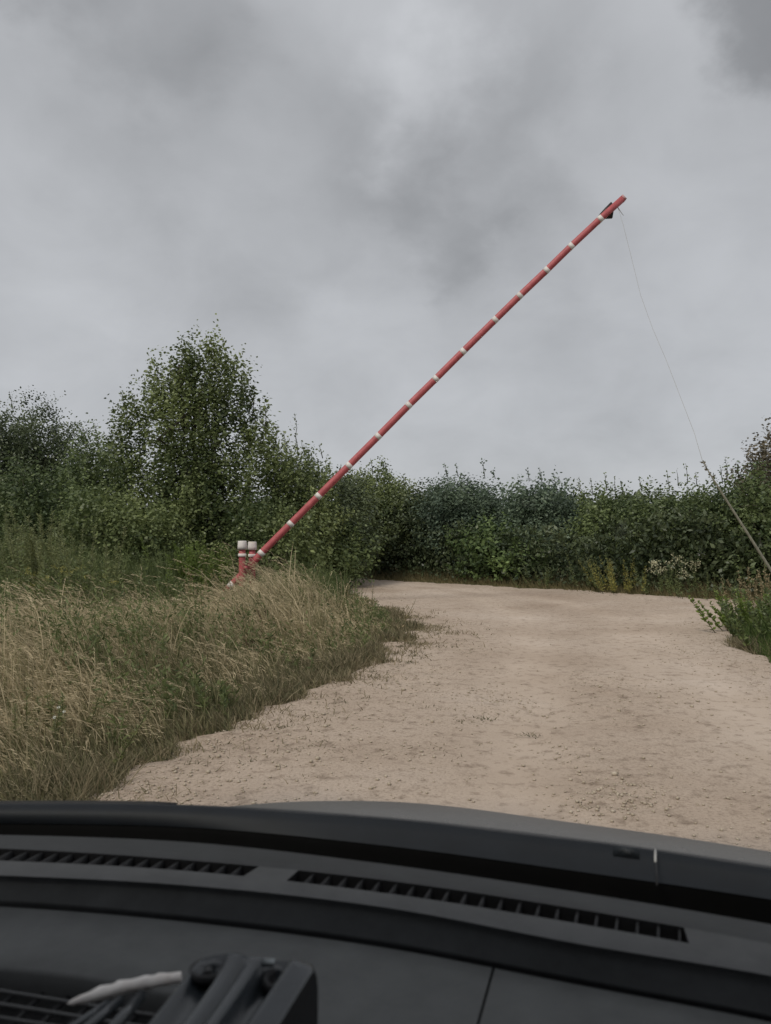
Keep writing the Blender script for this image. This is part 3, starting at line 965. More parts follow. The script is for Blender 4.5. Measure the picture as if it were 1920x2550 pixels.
G2 = 'weeds at the foot of the far hedge'
for x, top, d, mt, lb, kw in (
        (1340, 1195, 17.6, 'yellow', 'yellowish weed clump in front of the far hedge', dict(stems=16, spread=.9, leaf=.06, dense=60)),
        (1300, 1180, 18.4, 'olive', 'olive weed just left of the yellowish clump', dict(stems=12, spread=.8, leaf=.06, dense=60)),
        (1420, 1225, 17.2, 'olive', 'low olive weed right of the yellowish clump', dict(stems=12, spread=.9, leaf=.06, dense=60)),
        (1175, 1215, 19.4, 'olive', 'low olive weed left of the yellowish clump', dict(stems=10, spread=.9, leaf=.06, dense=50)),
        (775, 1215, 24.0, 'brown', 'rusty dry weed where the track bends away', dict(stems=16, spread=1.4, leaf=.06, dense=60)),
        (1530, 1230, 16.2, 'olive', 'low weed between cream flowers and right verge', dict(stems=12, spread=.9, leaf=.05, dense=60))):
    weed('hedge_weed', wp(x, 0, d), wh(top, d), LEAF[mt], lb, group=G2, **kw)
weed('umbel_flower', wp(1462, 0, 17.0), wh(1205, 17.0), LEAF['mid'], 'cream flowering umbel plant before the far hedge', stems=7, spread=.5, leaf=.06, dense=50,
     head=(4, .10, .045), head_mat=CREAM, cat='wildflower')
weed('umbel_flower', wp(1536, 0, 17.3), wh(1185, 17.3), LEAF['mid'], 'single white flower head right of the cream flowers', stems=2, spread=.2, leaf=.05, dense=30,
     head=(1, .03, .05), head_mat=WHITE_P, cat='wildflower')

G3 = 'plants on the right verge'
for x, d, h, mt, lb, kw in (
        (1690, 11.0, .36, 'bright', 'low leafy plant at the tip of the right verge', dict(stems=34, spread=.9, leaf=.06, wmul=.5, dense=90)),
        (1690, 10.6, .60, 'bright', 'bright green leafy plant on the right verge', dict(stems=40, spread=1.1, leaf=.06, wmul=.5, dense=90)),
        (1735, 9.6, .66, 'mid', 'green leafy plant at the right edge nearest the car', dict(stems=40, spread=1.2, leaf=.06, wmul=.5, dense=90))):
    weed('verge_plant', wp(x, 0, d), h, LEAF[mt], lb, group=G3, lean=.03, **kw)
weed('reed_grass', wp(1655, 0, 11.2), 1.0, TAN, 'pale tan grass clump above the right verge plants', stems=15, spread=.5, leaf=.045, wmul=.35, dense=70, lean=-.08, cat='grass clump')
weed('reed_grass', wp(1615, 0, 11.8), .75, TAN, 'smaller tan grass clump left of the right verge', stems=9, spread=.4, leaf=.04, wmul=.35, dense=60, lean=-.08, cat='grass clump')

# three small white daisies in the near grass
for (px, py, d, lb) in ((146, 1762, 4.6, 'upper white daisy of the three in the near grass'), (160, 1773, 4.55, 'right white daisy of the three in the near grass'),
                        (136, 1787, 4.5, 'lowest white daisy of the three in the near grass')):
    p = at_depth(px, py, d)
    root = empty('daisy', (p.x, p.y, 0), label=lb, cat='flower', group='white daisies in the near grass')
    m_ = MB(); m_.tube([(p.x + .03, p.y, 0), (p.x + .01, p.y, p.z * .6), p], [.0015, .0013, .001], 5); m_.build('stem', STEM, root)
    m_ = MB()
    for k in range(12):
        a = k * math.pi / 6
        D = np.array([[math.cos(a), math.sin(a) * .6 - .3, math.sin(a) * .5 + .25]])
        add_leaves(m_, np.array([list(p)]), nz(D), .012, .007, .8)
    m_.build('petals', WHITE_P, root, kind='stuff')
    m_ = MB(); m_.lathe((p.x, p.y, p.z), [(.0, -.003), (.004, 0), (.003, .003), (0, .004)], 8); m_.build('flower_eye', LEAF['yellow'], root)

# ------------------------------------------------------------------ barrier
RED = worn('faded_red_paint', (.47, .105, .112), (.33, .060, .070), 9, .55, .15, .002, lo=.4, hi=.75)
WHITE = worn('white_paint', (.74, .69, .66), (.52, .46, .43), 5, .55, .2, .002, lo=.45, hi=.8)
BLACK = worn('black_metal', (.010, .009, .010), (.03, .02, .02), 12, .6, .3, .002)
STEEL = worn('weathered_steel', (.25, .24, .23), (.42, .40, .37), 20, .5, .3, .002, metal=.6)

BD = 14.5


def bp(px, py, d=BD):
    return at_depth(px, py, d)


barrier = empty('boom_barrier', (-2.6, BD, 0), label='raised red and white striped road barrier boom between two posts', cat='barrier')
for (px, d, lab) in ((603, BD - .17, 'left post with flared white cap'), (628, BD + .17, 'right post with white cap')):
    x = bp(px, 1400, d).x
    z1 = bp(px, 1347 if px < 610 else 1349, d).z
    mb = MB()
    mb.lathe((x, d, 0), [(.0, -.3), (.065, -.3), (.066, .02), (.062, .3), (.061, z1 - .30), (.060, z1 - .12), (0, z1 - .12)], 20)
    po = mb.build('post', RED, barrier, smooth=True); po['label'] = lab
    mb = MB()
    mb.lathe((x, d, 0), [(.05, z1 - .158), (.089, z1 - .155), (.086, z1 - .10), (.080, z1 - .008), (.077, z1), (.0, z1 + .002)], 20)
    mb.build('post_cap', WHITE, po, smooth=False)
    mb = MB()
    mb.lathe((x, d, 0), [(.058, z1 - .292), (.076, z1 - .29), (.078, z1 - .275), (.074, z1 - .235), (.058, z1 - .232)], 20)
    mb.build('white_ring', WHITE, po)

# boom: axis through the painted bands, slightly bowed
bands = [dp(*q) for q in ((565, 1195), (628, 1132), (688, 1072), (754, 1006), (817, 943), (883, 876), (941, 819), (1000, 760), (1069, 692), (1122, 640), (1180, 585), (1233, 533), (1296, 474))]
axis = [(553, 1480), (577, 1457), (615, 1418)] + bands + [(1552, 494)]
A3 = [np.array(bp(px, py)) for px, py in axis]
A3 = np.array(A3)
wid = np.linspace(.064, .058, len(A3)) * 1.36
mb = MB()
mb.tube(A3, wid, 4, square=True, up=(0, 1, 0))
boom = mb.build('boom', RED, barrier)


def along(i, off):
    """point on the axis off metres past station i"""
    p = A3[i].copy()
    t = A3[min(i + 1, len(A3) - 1)] - A3[max(i - 1, 0)]
    return p + t / np.linalg.norm(t) * off


for i in [1] + list(range(3, 3 + len(bands))):
    mb = MB()
    w = .044 if i != 1 else .055
    mb.tube([along(i, -w), along(i, w)], [wid[i] + .0035] * 2, 4, square=True, up=(0, 1, 0))
    mb.build('white_band', WHITE, boom)
# pivot bolt with washers through both posts
mb = MB()
pv = bp(620, 1413)
mb.tube([(pv.x - .02, BD - .30, pv.z), (pv.x - .02, BD + .30, pv.z)], .016, 10)
mb.tube([(pv.x - .02, BD - .27, pv.z), (pv.x - .02, BD - .24, pv.z)], .04, 6)
mb.build('pivot_bolt', RED, barrier)
# black latch plate and hook behind the boom tip
n_ = np.array((-.7071, 0, .7071)); t_ = np.array((.7071, 0, .7071))
tipc = np.array(bp(1514, 528))


def tipo(px, py):
    return np.array(bp(1350 + px / 5.553, 450 + py / 5.553, BD + .075))


mb = MB()
poly = [tipo(*q) for q in ((790, 465), (870, 375), (955, 290), (985, 330), (990, 420), (975, 510), (880, 515), (840, 520))]
k = len(poly)
V = np.array(poly + [p + np.array((0, .05, 0)) for p in poly])
fr = [[0, i, i + 1] for i in range(1, k - 1)] + [[k, k + i + 1, k + i] for i in range(1, k - 1)]
mb.add(V, [[i, i + k, (i + 1) % k + k, (i + 1) % k] for i in range(k)], fr)
mb.box(tipo(1050, 330), (.025, .03, .035), (t_, (0, 1, 0), n_))
mb.build('latch_plate', BLACK, barrier)
mb = MB()
e = A3[-1]
mb.tube([e - t_ * .02, e + t_ * .02], [.082, .078], 4, square=True, up=(0, 1, 0))
mb.build('boom_end', worn('bleached_red', (.52, .30, .30), (.36, .15, .16), 8), boom)

# pull rope from the boom tip and the leaning pole it ends at
m_rope = worn('old_rope', (.30, .30, .29), (.40, .39, .37), 60, .9, .5, .002)
pole_top = at_depth(1750, 1150, 10.2)
rp_ = [(1538, 515, 14.5), (1552, 560, 14.3), (1572, 640, 13.9), (1596, 737, 13.4), (1626, 820, 12.9), (1660, 899, 12.3), (1695, 990, 11.6), (1729, 1078, 10.8)]
mb = MB()
pts = [at_depth(*q) for q in rp_] + [pole_top]
mb.tube(pts, .003, 6)
mb.tube([at_depth(1545, 505, 14.45), at_depth(1538, 516, 14.5), at_depth(1546, 528, 14.5), at_depth(1553, 537, 14.5)], [.006, .009, .006, .003], 6)
mb.build('pull_rope', m_rope, label='thin pull rope hanging from the raised boom tip', cat='rope', smooth=True)

m_pole = worn('weathered_stick', (.17, .165, .125), (.27, .26, .20), 18, .9, .5, .004)
PD = 10.2
q0 = at_depth(1776, 1193, PD); q1 = at_depth(1808, 1244, PD); q2 = at_depth(1864, 1332, PD); q3 = at_depth(1925, 1428, PD)
foot = Vector((q3.x + (q3.x - q2.x) * q3.z / (q2.z - q3.z), PD, -.03))
pole = empty('leaning_pole', (foot.x, PD, 0), label='grey green bare pole leaning left out of the right verge', cat='pole')
mb = MB()
mb.tube([foot, q3, q2, q1, q0, pole_top], [.021, .019, .017, .014, .010, .005], 9)
mb.build('shaft', m_pole, pole, smooth=True)
mb = MB()
n = 26
f = rng.random(n)[:, None]
Q = np.array(q0) + (np.array(pole_top) - np.array(q0)) * f
add_leaves(mb, Q, nz(rng.normal(0, .7, (n, 3)) + np.array([-.2, 0, .5])), .05, .026, rng.random(n))
mb.build('leaves', LEAF['brown'], pole)


# ------------------------------------------------------------------ car around the camera
def crom(xs, ys, x):
    """smooth curve through the stations"""
    xs = np.array(xs, float); ys = np.array(ys, float)
    m = np.gradient(ys, xs)
    i = np.clip(np.searchsorted(xs, x) - 1, 0, len(xs) - 2)
    h = xs[i + 1] - xs[i]; t = (x - xs[i]) / h
    return (2 * t ** 3 - 3 * t ** 2 + 1) * ys[i] + (t ** 3 - 2 * t ** 2 + t) * h * m[i] + (-2 * t ** 3 + 3 * t ** 2) * ys[i + 1] + (t ** 3 - t ** 2) * h * m[i + 1]


XS = [-500, 0, 480, 960, 1440, 1920, 2400]
ROW = {
    'A': [2006, 1999, 2003, 2033, 2087, 2155, 2235],
    'Bt': [2046, 2049, 2059, 2104, 2168, 2238, 2320],
    'Bb': [2076, 2079, 2098, 2152, 2222, 2302, 2395],
    'Vt': [2106, 2113, 2143, 2192, 2264, 2350, 2450],
    'Vb': [2132, 2143, 2170, 2224, 2300, 2388, 2490],
    'L': [2168, 2180, 2206, 2260, 2350, 2430, 2530],
    'D': [2235, 2250, 2290, 2353, 2445, 2538, 2650],
}


def RP(row, x, h, dy=0.0):
    if x > 2400: return RP(row, 2400, h, dy) + CR * ((x - 2400) * .0003)
    if x < -500: return RP(row, -500, h, dy) + CR * ((x + 500) * .0003)
    return at_drop(x, float(crom(XS, ROW[row], x)) + dy, h)


UX = np.linspace(-900, 3600, 130)
YAW = R_(20)
CF = Vector((math.sin(YAW), math.cos(YAW), 0)); CR = Vector((math.cos(YAW), -math.sin(YAW), 0)); CU = Vector((0, 0, 1))


def plastic(name, c, rough=.55, scale=260, bs=.25, spec=.35):
    m = material(name, c, rough, spec=spec)
    n = mnoise(m, scale, 4, .6)
    g = mnoise(m, 24, 9, .7)
    m.node_tree.links.new(ramp(m, g.outputs['Fac'], [(.3, tuple(v * .78 for v in c)), (.7, tuple(v * 1.22 for v in c))]), m.node_tree.nodes['Principled BSDF'].inputs['Base Color'])
    bump(m, n.outputs['Fac'], bs, .0006)
    return m


M_DASH = plastic('dash_plastic', (.056, .057, .058))
M_DASH_DIMMED = plastic('dash_front_dimmed', (.022, .023, .024))  # front strip of the dash top, its dimmer light put into the colour
M_FACE_SHADED = plastic('dash_face_shaded', (.044, .047, .049), .7)  # dash plastic darkened: shade on the viewer-facing step put into the colour
M_PAD = plastic('pad_plastic', (.062, .065, .065))
M_BLACK = plastic('black_plastic', (.008, .008, .009), .6)
M_VENT = plastic('vent_plastic', (.014, .014, .015), .6)
M_COWL = plastic('cowl_plastic', (.006, .008, .011), .6, spec=.25)
M_VOID = plastic('gap_shade', (.003, .003, .003), .9, spec=.1)  # near black: shade inside the gap before the dash, put into the colour
M_PAINT = material('grey_car_paint', (.075, .073, .070), .45, .1)
bump(M_PAINT, mnoise(M_PAINT, 3).outputs['Fac'], .05, .002)
M_LINER = plastic('headliner_cloth', (.22, .215, .20), .95, 400, .4, .1)
M_TRIM = plastic('interior_trim', (.05, .05, .052), .8)

car = empty('car', (0, 0, 0), label='dark grey car interior around the viewer with dashboard, windshield and hood', cat='car')


def loft(mb, rows):
    """rows: equal length lists of points"""
    V = np.array([[list(p) for p in r] for r in rows])
    a, b = V.shape[:2]
    I, J = np.meshgrid(np.arange(a - 1), np.arange(b - 1), indexing='ij')
    Q = np.stack([I * b + J, I * b + J + 1, (I + 1) * b + J + 1, (I + 1) * b + J], -1).reshape(-1, 4)
    mb.add(V.reshape(-1, 3), Q)


H0 = .345
# dashboard top in front of, between and behind the defroster slots
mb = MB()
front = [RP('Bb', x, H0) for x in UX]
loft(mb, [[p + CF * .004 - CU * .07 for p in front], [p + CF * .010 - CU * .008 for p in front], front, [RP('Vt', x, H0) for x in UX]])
mb.build('dash_front_dimmed', M_DASH_DIMMED, car, smooth=True)
mb = MB()
loft(mb, [[RP('Vb', x, H0) for x in UX], [RP('L', x, H0 + .0, -16) for x in UX], [RP('L', x, H0 + .001) for x in UX]])
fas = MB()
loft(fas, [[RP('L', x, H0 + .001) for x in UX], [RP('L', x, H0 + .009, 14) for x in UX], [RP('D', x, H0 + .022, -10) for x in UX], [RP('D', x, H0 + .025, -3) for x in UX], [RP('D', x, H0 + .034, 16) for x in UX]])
fas.build('dash_face_shaded', M_FACE_SHADED, car, smooth=True)
slots = [((-640, 645), (-640, 606)), ((743, 1703), (713, 1716))]      # (top x0,x1),(bottom x0,x1)
edges = [(-500, -500)]
solid = [((-900, -500), (-900, -500)), ((645, 743), (606, 713)), ((1703, 3600), (1716, 3600))]
for (t0, t1), (b0, b1) in solid:
    loft(mb, [[RP('Vt', x, H0) for x in np.linspace(t0, t1, 14)], [RP('Vb', x, H0) for x in np.linspace(b0, b1, 14)]])
dash = mb.build('dashboard', M_DASH, car, smooth=True)
md = dash.modifiers.new('edges', 'EDGE_SPLIT'); md.split_angle = R_(50)

# defroster vents: recess plus one fin after another
for (t0, t1), (b0, b1) in slots:
    t0, b0 = max(t0, -500), max(b0, -500)
    tx = np.linspace(t0, t1, 40); bx = np.linspace(b0, b1, 40)
    T = [RP('Vt', x, H0) for x in tx]; B = [RP('Vb', x, H0) for x in bx]
    mb = MB()
    dn = CU * .04
    loft(mb, [T, [p - dn for p in T], [p - dn for p in B], B])
    for a, b in ((T[0], B[0]), (T[-1], B[-1])):
        mb.add([a, b, b - dn, a - dn], [[0, 1, 2, 3]])
    vent = mb.build('defroster_vent', M_BLACK, car)
    # walk the back edge in steps and set a fin running forward from each step to the front edge
    Bp = np.array([list(p) for p in B]); Tp = np.array([list(p) for p in T])
    arc = np.concatenate([[0], np.cumsum(np.linalg.norm(np.diff(Bp, axis=0), axis=1))])
    s = .017
    while s < arc[-1] - .004:
        p = np.array([np.interp(s, arc, Bp[:, k]) for k in range(3)])
        cf = np.array([CF.x, CF.y])
        best = None
        for i in range(len(Tp) - 1):
            a, b = Tp[i, :2], Tp[i + 1, :2]
            M = np.array([cf, -(b - a)]).T
            if abs(np.linalg.det(M)) < 1e-9: continue
            u, v = np.linalg.solve(M, a - p[:2])
            if -.01 <= v <= 1.01 and u > 0: best = u; break
        if best is not None and best < .08:
            q = p + np.array([CF.x, CF.y, 0]) * best
            c = (p + q) / 2 + np.array((0, 0, -.0115))
            mb = MB(); mb.box(c, (.0011, best / 2 + .001, .0095), (CR, CF, CU))
            mb.build('fin', M_VENT, vent)
        s += .0175

# lower pad nearer the viewer with a seam, and the dark line between
mb = MB()
H1 = .367


def pad_row(x0, x1, ydy, h, n=40):
    return [RP('D', x, h, ydy) for x in np.linspace(x0, x1, n)]


def seam_x(y):
    return 1231 - (y - 2405) * .264


def grille_line(x):
    return 2421 + .062 * x + .00022 * x * x     # front rim of the corner air grille


for (l0, l1, side) in ((-500, None, 0), (None, 2400, 1)):
    rows = []
    for dy in (7, 10, 40, 110, 200, 330, 460):
        yy = 2405 + dy
        xs0 = -500 if l0 is not None else seam_x(yy) + 3.5
        xs1 = 3600 if l1 is not None else seam_x(yy) - 3.5
        rows.append(pad_row(xs0, xs1, dy, H1 + (.003 if dy == 7 else 0)))
    first = [p - CU * .02 for p in rows[0]]
    # left panel stops short of the corner grille
    mbp = MB()
    if side == 0:
        # two blocks: from the grille's right end on at full depth, left of it only down to the rim
        cut = 450
        xsL = np.linspace(-500, cut, 24)
        rL = [[RP('D', x, H1 + (.003 if dy == 7 else 0), dy) for x in xsL] for dy in (7, 10)]
        for f in (.3, .6, .9, 1.0):
            rL.append([at_drop(x, crom(XS, ROW['D'], x) * (1 - f) + grille_line(x) * f, H1 + (.003 if f == 1 else 0)) for x in xsL])
        rL.append([p - CU * .03 for p in rL[-1]])
        loft(mbp, [[p - CU * .02 for p in rL[0]]] + rL)
        rows = []
        for dy in (7, 10, 40, 110, 200, 330, 460):
            rows.append(pad_row(cut, seam_x(2405 + dy) - 3.5, dy, H1 + (.003 if dy == 7 else 0)))
        loft(mbp, [[p - CU * .02 for p in rows[0]]] + rows + [[p - CU * .32 for p in rows[-1]]])
        for col in (-1,):
            e = [r[col] for r in rows]
            loft(mbp, [e, [p - CU * .02 for p in e]])
        ob = mbp.build('dash_panel', M_PAD, car)
    else:
        loft(mbp, [first] + rows + [[p - CU * .32 for p in rows[-1]]])
        e = [r[0] for r in rows]
        loft(mbp, [e, [p - CU * .02 for p in e]])
        ob = mbp.build('dash_panel', M_PAD, car)

# dark bed below seam and grooves
mb = MB()
loft(mb, [[RP('D', x, H1 + .035, -45) for x in UX], [RP('D', x, H1 + .030, 120) for x in UX], [RP('D', x, H1 + .03, 800) for x in UX]])
mb.build('dash_bed', M_BLACK, car)

# corner air grille: three long slats and cross fins
def gl(x, off):
    return 2421 + off + .16 * x


mb = MB()
for off, x1 in ((47, 420), (80, 420), (114, 420), (150, 420)):
    pts = [at_drop(x, gl(x, off), H1 + .006) for x in np.linspace(-300, x1, 9)]
    sl = MB()
    sl.tube(pts, .0016, 6)
    if off == 47:
        grille = sl.build('air_grille', M_DASH, car, smooth=True)
    else:
        sl.build('grille_slat', M_DASH, grille, smooth=True)
for x in range(-80, 420, 62):
    a = at_drop(x, gl(x, 36), H1 + .018); b = at_drop(x - 130, gl(x - 130, 190), H1 + .018)
    sl = MB(); sl.tube([a, b], .0022, 5); sl.build('grille_fin', M_VENT, grille)

# cowl outside the glass, hood, wipers
mb = MB()
rowsC = [[RP('A', x, .352, 0) + CF * .030 - CU * .03 for x in UX], [RP('A', x, .348, 3) + CF * .008 - CU * .002 for x in UX], [RP('A', x, .348, 6) for x in UX],
         [RP('A', x, .356, 32) for x in UX], [RP('Bt', x, .368, 2) for x in UX]]
loft(mb, rowsC)
mb.build('cowl', M_COWL, car, smooth=True)
mb = MB()
loft(mb, [[RP('Bt', x, .3685, 2) for x in UX], [RP('Bt', x, .374, 16) for x in UX], [RP('Bt', x, .374, 16) - CU * .06 for x in UX]])
mb.build('gap_shade_strip', M_VOID, car, smooth=True)  # black strip added so the gap's shade reads darker
mb = MB()
loft(mb, [[RP('Bt', x, .41, -30) for x in UX], [RP('Bb', x, .42, 60) for x in UX]])
mb.build('firewall', M_VOID, car)

crest = [2044, 2024, 2024, 2006, 2005, 2062, 2134, 2222]
cxs = [-500, 0, 480, 720, 960, 1440, 1920, 2400]
mb = MB()
rh = []
for k, dist in enumerate((0.985, 1.06, 1.15, 1.25, 1.38, 1.55, 1.8, 2.05, 2.2)):
    row = []
    for x in UX:
        xc = min(2400, max(-500, x))
        yc = float(crom(cxs, crest, xc))
        r0 = ray(xc, yc)
        slope = -r0.z / math.hypot(r0.x, r0.y)
        base = 1.3 * slope                     # drop of the crest at 1.3 m
        fall = .10 * (dist - 1.3) + .55 * max(0, dist - 1.3) ** 2 * 1.6
        drop = base + (dist - 1.3) * .13 + (.62 * max(0, dist - 1.3) ** 1.6)
        hd = Vector((r0.x, r0.y, 0)).normalized()
        row.append(Vector((hd.x * dist, hd.y * dist, EYE - drop)) + CR * ((x - xc) * .0003))
    rh.append(row)
rh.append([p - CU * .35 for p in rh[-1]])
loft(mb, rh)
mb.build('hood', M_PAINT, car, smooth=True)


def wiper(x0, x1, dy0, dy1, hh, ax):
    w = MB()
    pts = [RP('A', x, hh, np.interp(x, [x0, x1], [dy0, dy1])) for x in np.linspace(x0, x1, 14)]
    w.tube(pts, [.003] + [.0042] * 12 + [.003], 6)
    ob = w.build('wiper', M_BLACK, car, smooth=True)


wiper(-300, 440, 4, 3, .352, 60)

# windshield: a clear slightly tinted pane from the cowl gap to the roof header
M_GLASS = bpy.data.materials.new('windshield_glass'); M_GLASS.use_nodes = True
gn, gk = M_GLASS.node_tree.nodes, M_GLASS.node_tree.links
gn.clear()
go = gn.new('ShaderNodeOutputMaterial'); gt = gn.new('ShaderNodeBsdfTransparent'); gt.inputs['Color'].default_value = (.965, .975, .97, 1)
gk.new(gt.outputs[0], go.inputs['Surface'])
low_ = [RP('Bt', x, .372, 8) for x in UX]


def glass_pt(p, f, off=0.0):
    lat = p.dot(CR)
    t = p * 1.0
    t = t - CF * (.66 * f) + CU * (.66 * f) + CR * (-lat * .12 * f)
    bow = math.sin(math.pi * f) * .035
    n = (CF * .7 + CU * .7)
    return t + n * (bow + off)


fs = np.linspace(0, 1, 14)
g0 = [[glass_pt(p, f) for p in low_] for f in fs]
g1_ = [[glass_pt(p, f, .005) for p in low_] for f in fs]
mb = MB(); loft(mb, g0); loft(mb, g1_)
for e0, e1 in ((g0[0], g1_[0]), (g0[-1], g1_[-1])):
    loft(mb, [e0, e1])
glass = mb.build('windshield', M_GLASS, car, smooth=True)


def on_glass(px, py):
    """point just inside the windshield along the line of sight"""
    r = ray(px, py).normalized()
    eye = Vector((0, 0, EYE))
    best = None
    for i in range(len(fs) - 1):
        for j in range(len(UX) - 1):
            a, b, c = g0[i][j], g0[i + 1][j], g0[i][j + 1]
            n = (b - a).cross(c - a)
            if abs(n.dot(r)) < 1e-9: continue
            t = n.dot(a - eye) / n.dot(r)
            if t < 0: continue
            p = eye + r * t
            u = (p - a).dot((c - a)) / (c - a).length_squared
            v = (p - a).dot((b - a)) / (b - a).length_squared
            if -.1 <= u <= 1.1 and -.1 <= v <= 1.1:
                return p, n.normalized()
    return eye + r * .7, -r


# dried drop marks on the glass
M_SMUDGE = material('dried_drop', (.62, .64, .62), .8)
sN, sL = M_SMUDGE.node_tree.nodes, M_SMUDGE.node_tree.links
st_ = sN.new('ShaderNodeBsdfTransparent'); sm_ = sN.new('ShaderNodeMixShader')
sn_ = mnoise(M_SMUDGE, 400, 3, .6)
mr_ = sN.new('ShaderNodeMath'); mr_.operation = 'MULTIPLY'; mr_.inputs[1].default_value = .34
sL.new(sn_.outputs['Fac'], mr_.inputs[0]); sL.new(mr_.outputs[0], sm_.inputs[0])
sL.new(st_.outputs[0], sm_.inputs[1]); sL.new(sN['Principled BSDF'].outputs[0], sm_.inputs[2]); sL.new(sm_.outputs[0], sN['Material Output'].inputs['Surface'])
for px, py, a, b in ((1548, 1322, 15, 22), (1315, 1252, 20, 11), (552, 1336, 9, 9), (905, 1403, 12, 8), (470, 1175, 10, 14), (1150, 1390, 14, 9)):
    p, nn = on_glass(px, py)
    rr = (p - Vector((0, 0, EYE))).length / F
    right = Vector((1, 0, 0)); upv = Vector((0, 0, 1))
    u = (right - nn * right.dot(nn)).normalized(); v = nn.cross(u)
    mb = MB()
    k = 14
    sc = 1.0 / max(.25, abs(nn.dot(ray(px, py).normalized())))
    pts = [p - CF * .002 + u * math.cos(t * 2 * math.pi / k) * a * rr * random.uniform(.8, 1.1) + v * math.sin(t * 2 * math.pi / k) * b * rr * sc * random.uniform(.8, 1.1) for t in range(k)]
    mb.add([p - CF * .002] + pts, None, [[0, i + 1, (i + 1) % k + 1] for i in range(k)])
    mb.build('water_mark', M_SMUDGE, glass)

# haze low on the glass, painted as a graded grey translucent film
M_FILM = material('haze_film', (.34, .325, .31), .9)
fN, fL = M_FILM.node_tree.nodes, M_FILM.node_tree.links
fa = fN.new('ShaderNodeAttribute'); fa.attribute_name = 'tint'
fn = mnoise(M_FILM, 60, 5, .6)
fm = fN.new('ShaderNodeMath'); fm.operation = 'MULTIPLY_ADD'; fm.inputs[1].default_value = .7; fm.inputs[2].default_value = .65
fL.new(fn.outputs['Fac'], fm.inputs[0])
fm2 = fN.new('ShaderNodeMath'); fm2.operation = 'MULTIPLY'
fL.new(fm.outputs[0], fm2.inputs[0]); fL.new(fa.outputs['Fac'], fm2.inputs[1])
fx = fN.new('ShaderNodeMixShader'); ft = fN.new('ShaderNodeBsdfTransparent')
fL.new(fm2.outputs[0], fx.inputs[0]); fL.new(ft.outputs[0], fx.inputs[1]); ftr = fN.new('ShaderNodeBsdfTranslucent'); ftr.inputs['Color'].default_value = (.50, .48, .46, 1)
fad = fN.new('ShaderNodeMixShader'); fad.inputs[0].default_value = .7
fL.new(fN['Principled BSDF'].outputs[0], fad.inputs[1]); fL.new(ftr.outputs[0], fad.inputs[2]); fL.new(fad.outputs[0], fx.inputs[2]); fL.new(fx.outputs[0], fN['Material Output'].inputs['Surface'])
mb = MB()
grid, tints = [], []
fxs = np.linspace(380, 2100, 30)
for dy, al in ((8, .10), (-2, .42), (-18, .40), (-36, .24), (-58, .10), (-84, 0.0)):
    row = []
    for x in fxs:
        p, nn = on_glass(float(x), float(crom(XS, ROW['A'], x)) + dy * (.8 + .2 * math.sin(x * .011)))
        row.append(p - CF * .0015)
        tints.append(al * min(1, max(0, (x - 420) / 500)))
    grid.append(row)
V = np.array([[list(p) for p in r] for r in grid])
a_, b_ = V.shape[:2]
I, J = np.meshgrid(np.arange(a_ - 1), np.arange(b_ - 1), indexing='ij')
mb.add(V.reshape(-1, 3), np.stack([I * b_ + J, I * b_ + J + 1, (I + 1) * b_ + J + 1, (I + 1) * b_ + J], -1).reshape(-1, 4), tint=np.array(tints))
mb.build('haze_film', M_FILM, glass, smooth=True)

# dark sticker with worn illegible print low on the glass, and the pale upright tick next to it
p0 = RP('A', 1558, .350, 15)
mb = MB(); q = [RP('A', x, .3478 if dy == 6 else .3555, dy) for x, dy in ((1527, 6), (1592, 6), (1592, 32), (1527, 32))]
mb.add([q[0], q[1], q[2], q[3]] + [p + CF * .002 for p in q], [[0, 1, 2, 3], [4, 7, 6, 5], [0, 4, 5, 1], [3, 2, 6, 7], [0, 3, 7, 4], [1, 5, 6, 2]])
stk = mb.build('cowl_badge', plastic('badge_plastic', (.009, .012, .015), .6), car)
mb = MB()
for x in (1541, 1549, 1560, 1566, 1575):
    a = RP('A', x, .3485, 12 + (x % 3) * 2); b = RP('A', x + 2, .352, 24 - (x % 2) * 4)
    mb.tube([a, b], .0006, 4)
mb.build('worn_print', plastic('print_grey', (.03, .033, .036)), stk)
mb = MB()
a = RP('A', 1632, .344, 4); b = RP('A', 1632, .346, 34)
mb.tube([a, b], .0011, 6)
mb.build('pale_tick', material('pale_plastic', (.45, .44, .42), .5), car)
mb = MB()
a = RP('A', 1634, .346, 36); b = RP('A', 1636, .352, 92)
mb.tube([a, b], .0012, 6)
mb.build('dark_tick', M_BLACK, car)  # thin dark line continuing below the pale tick

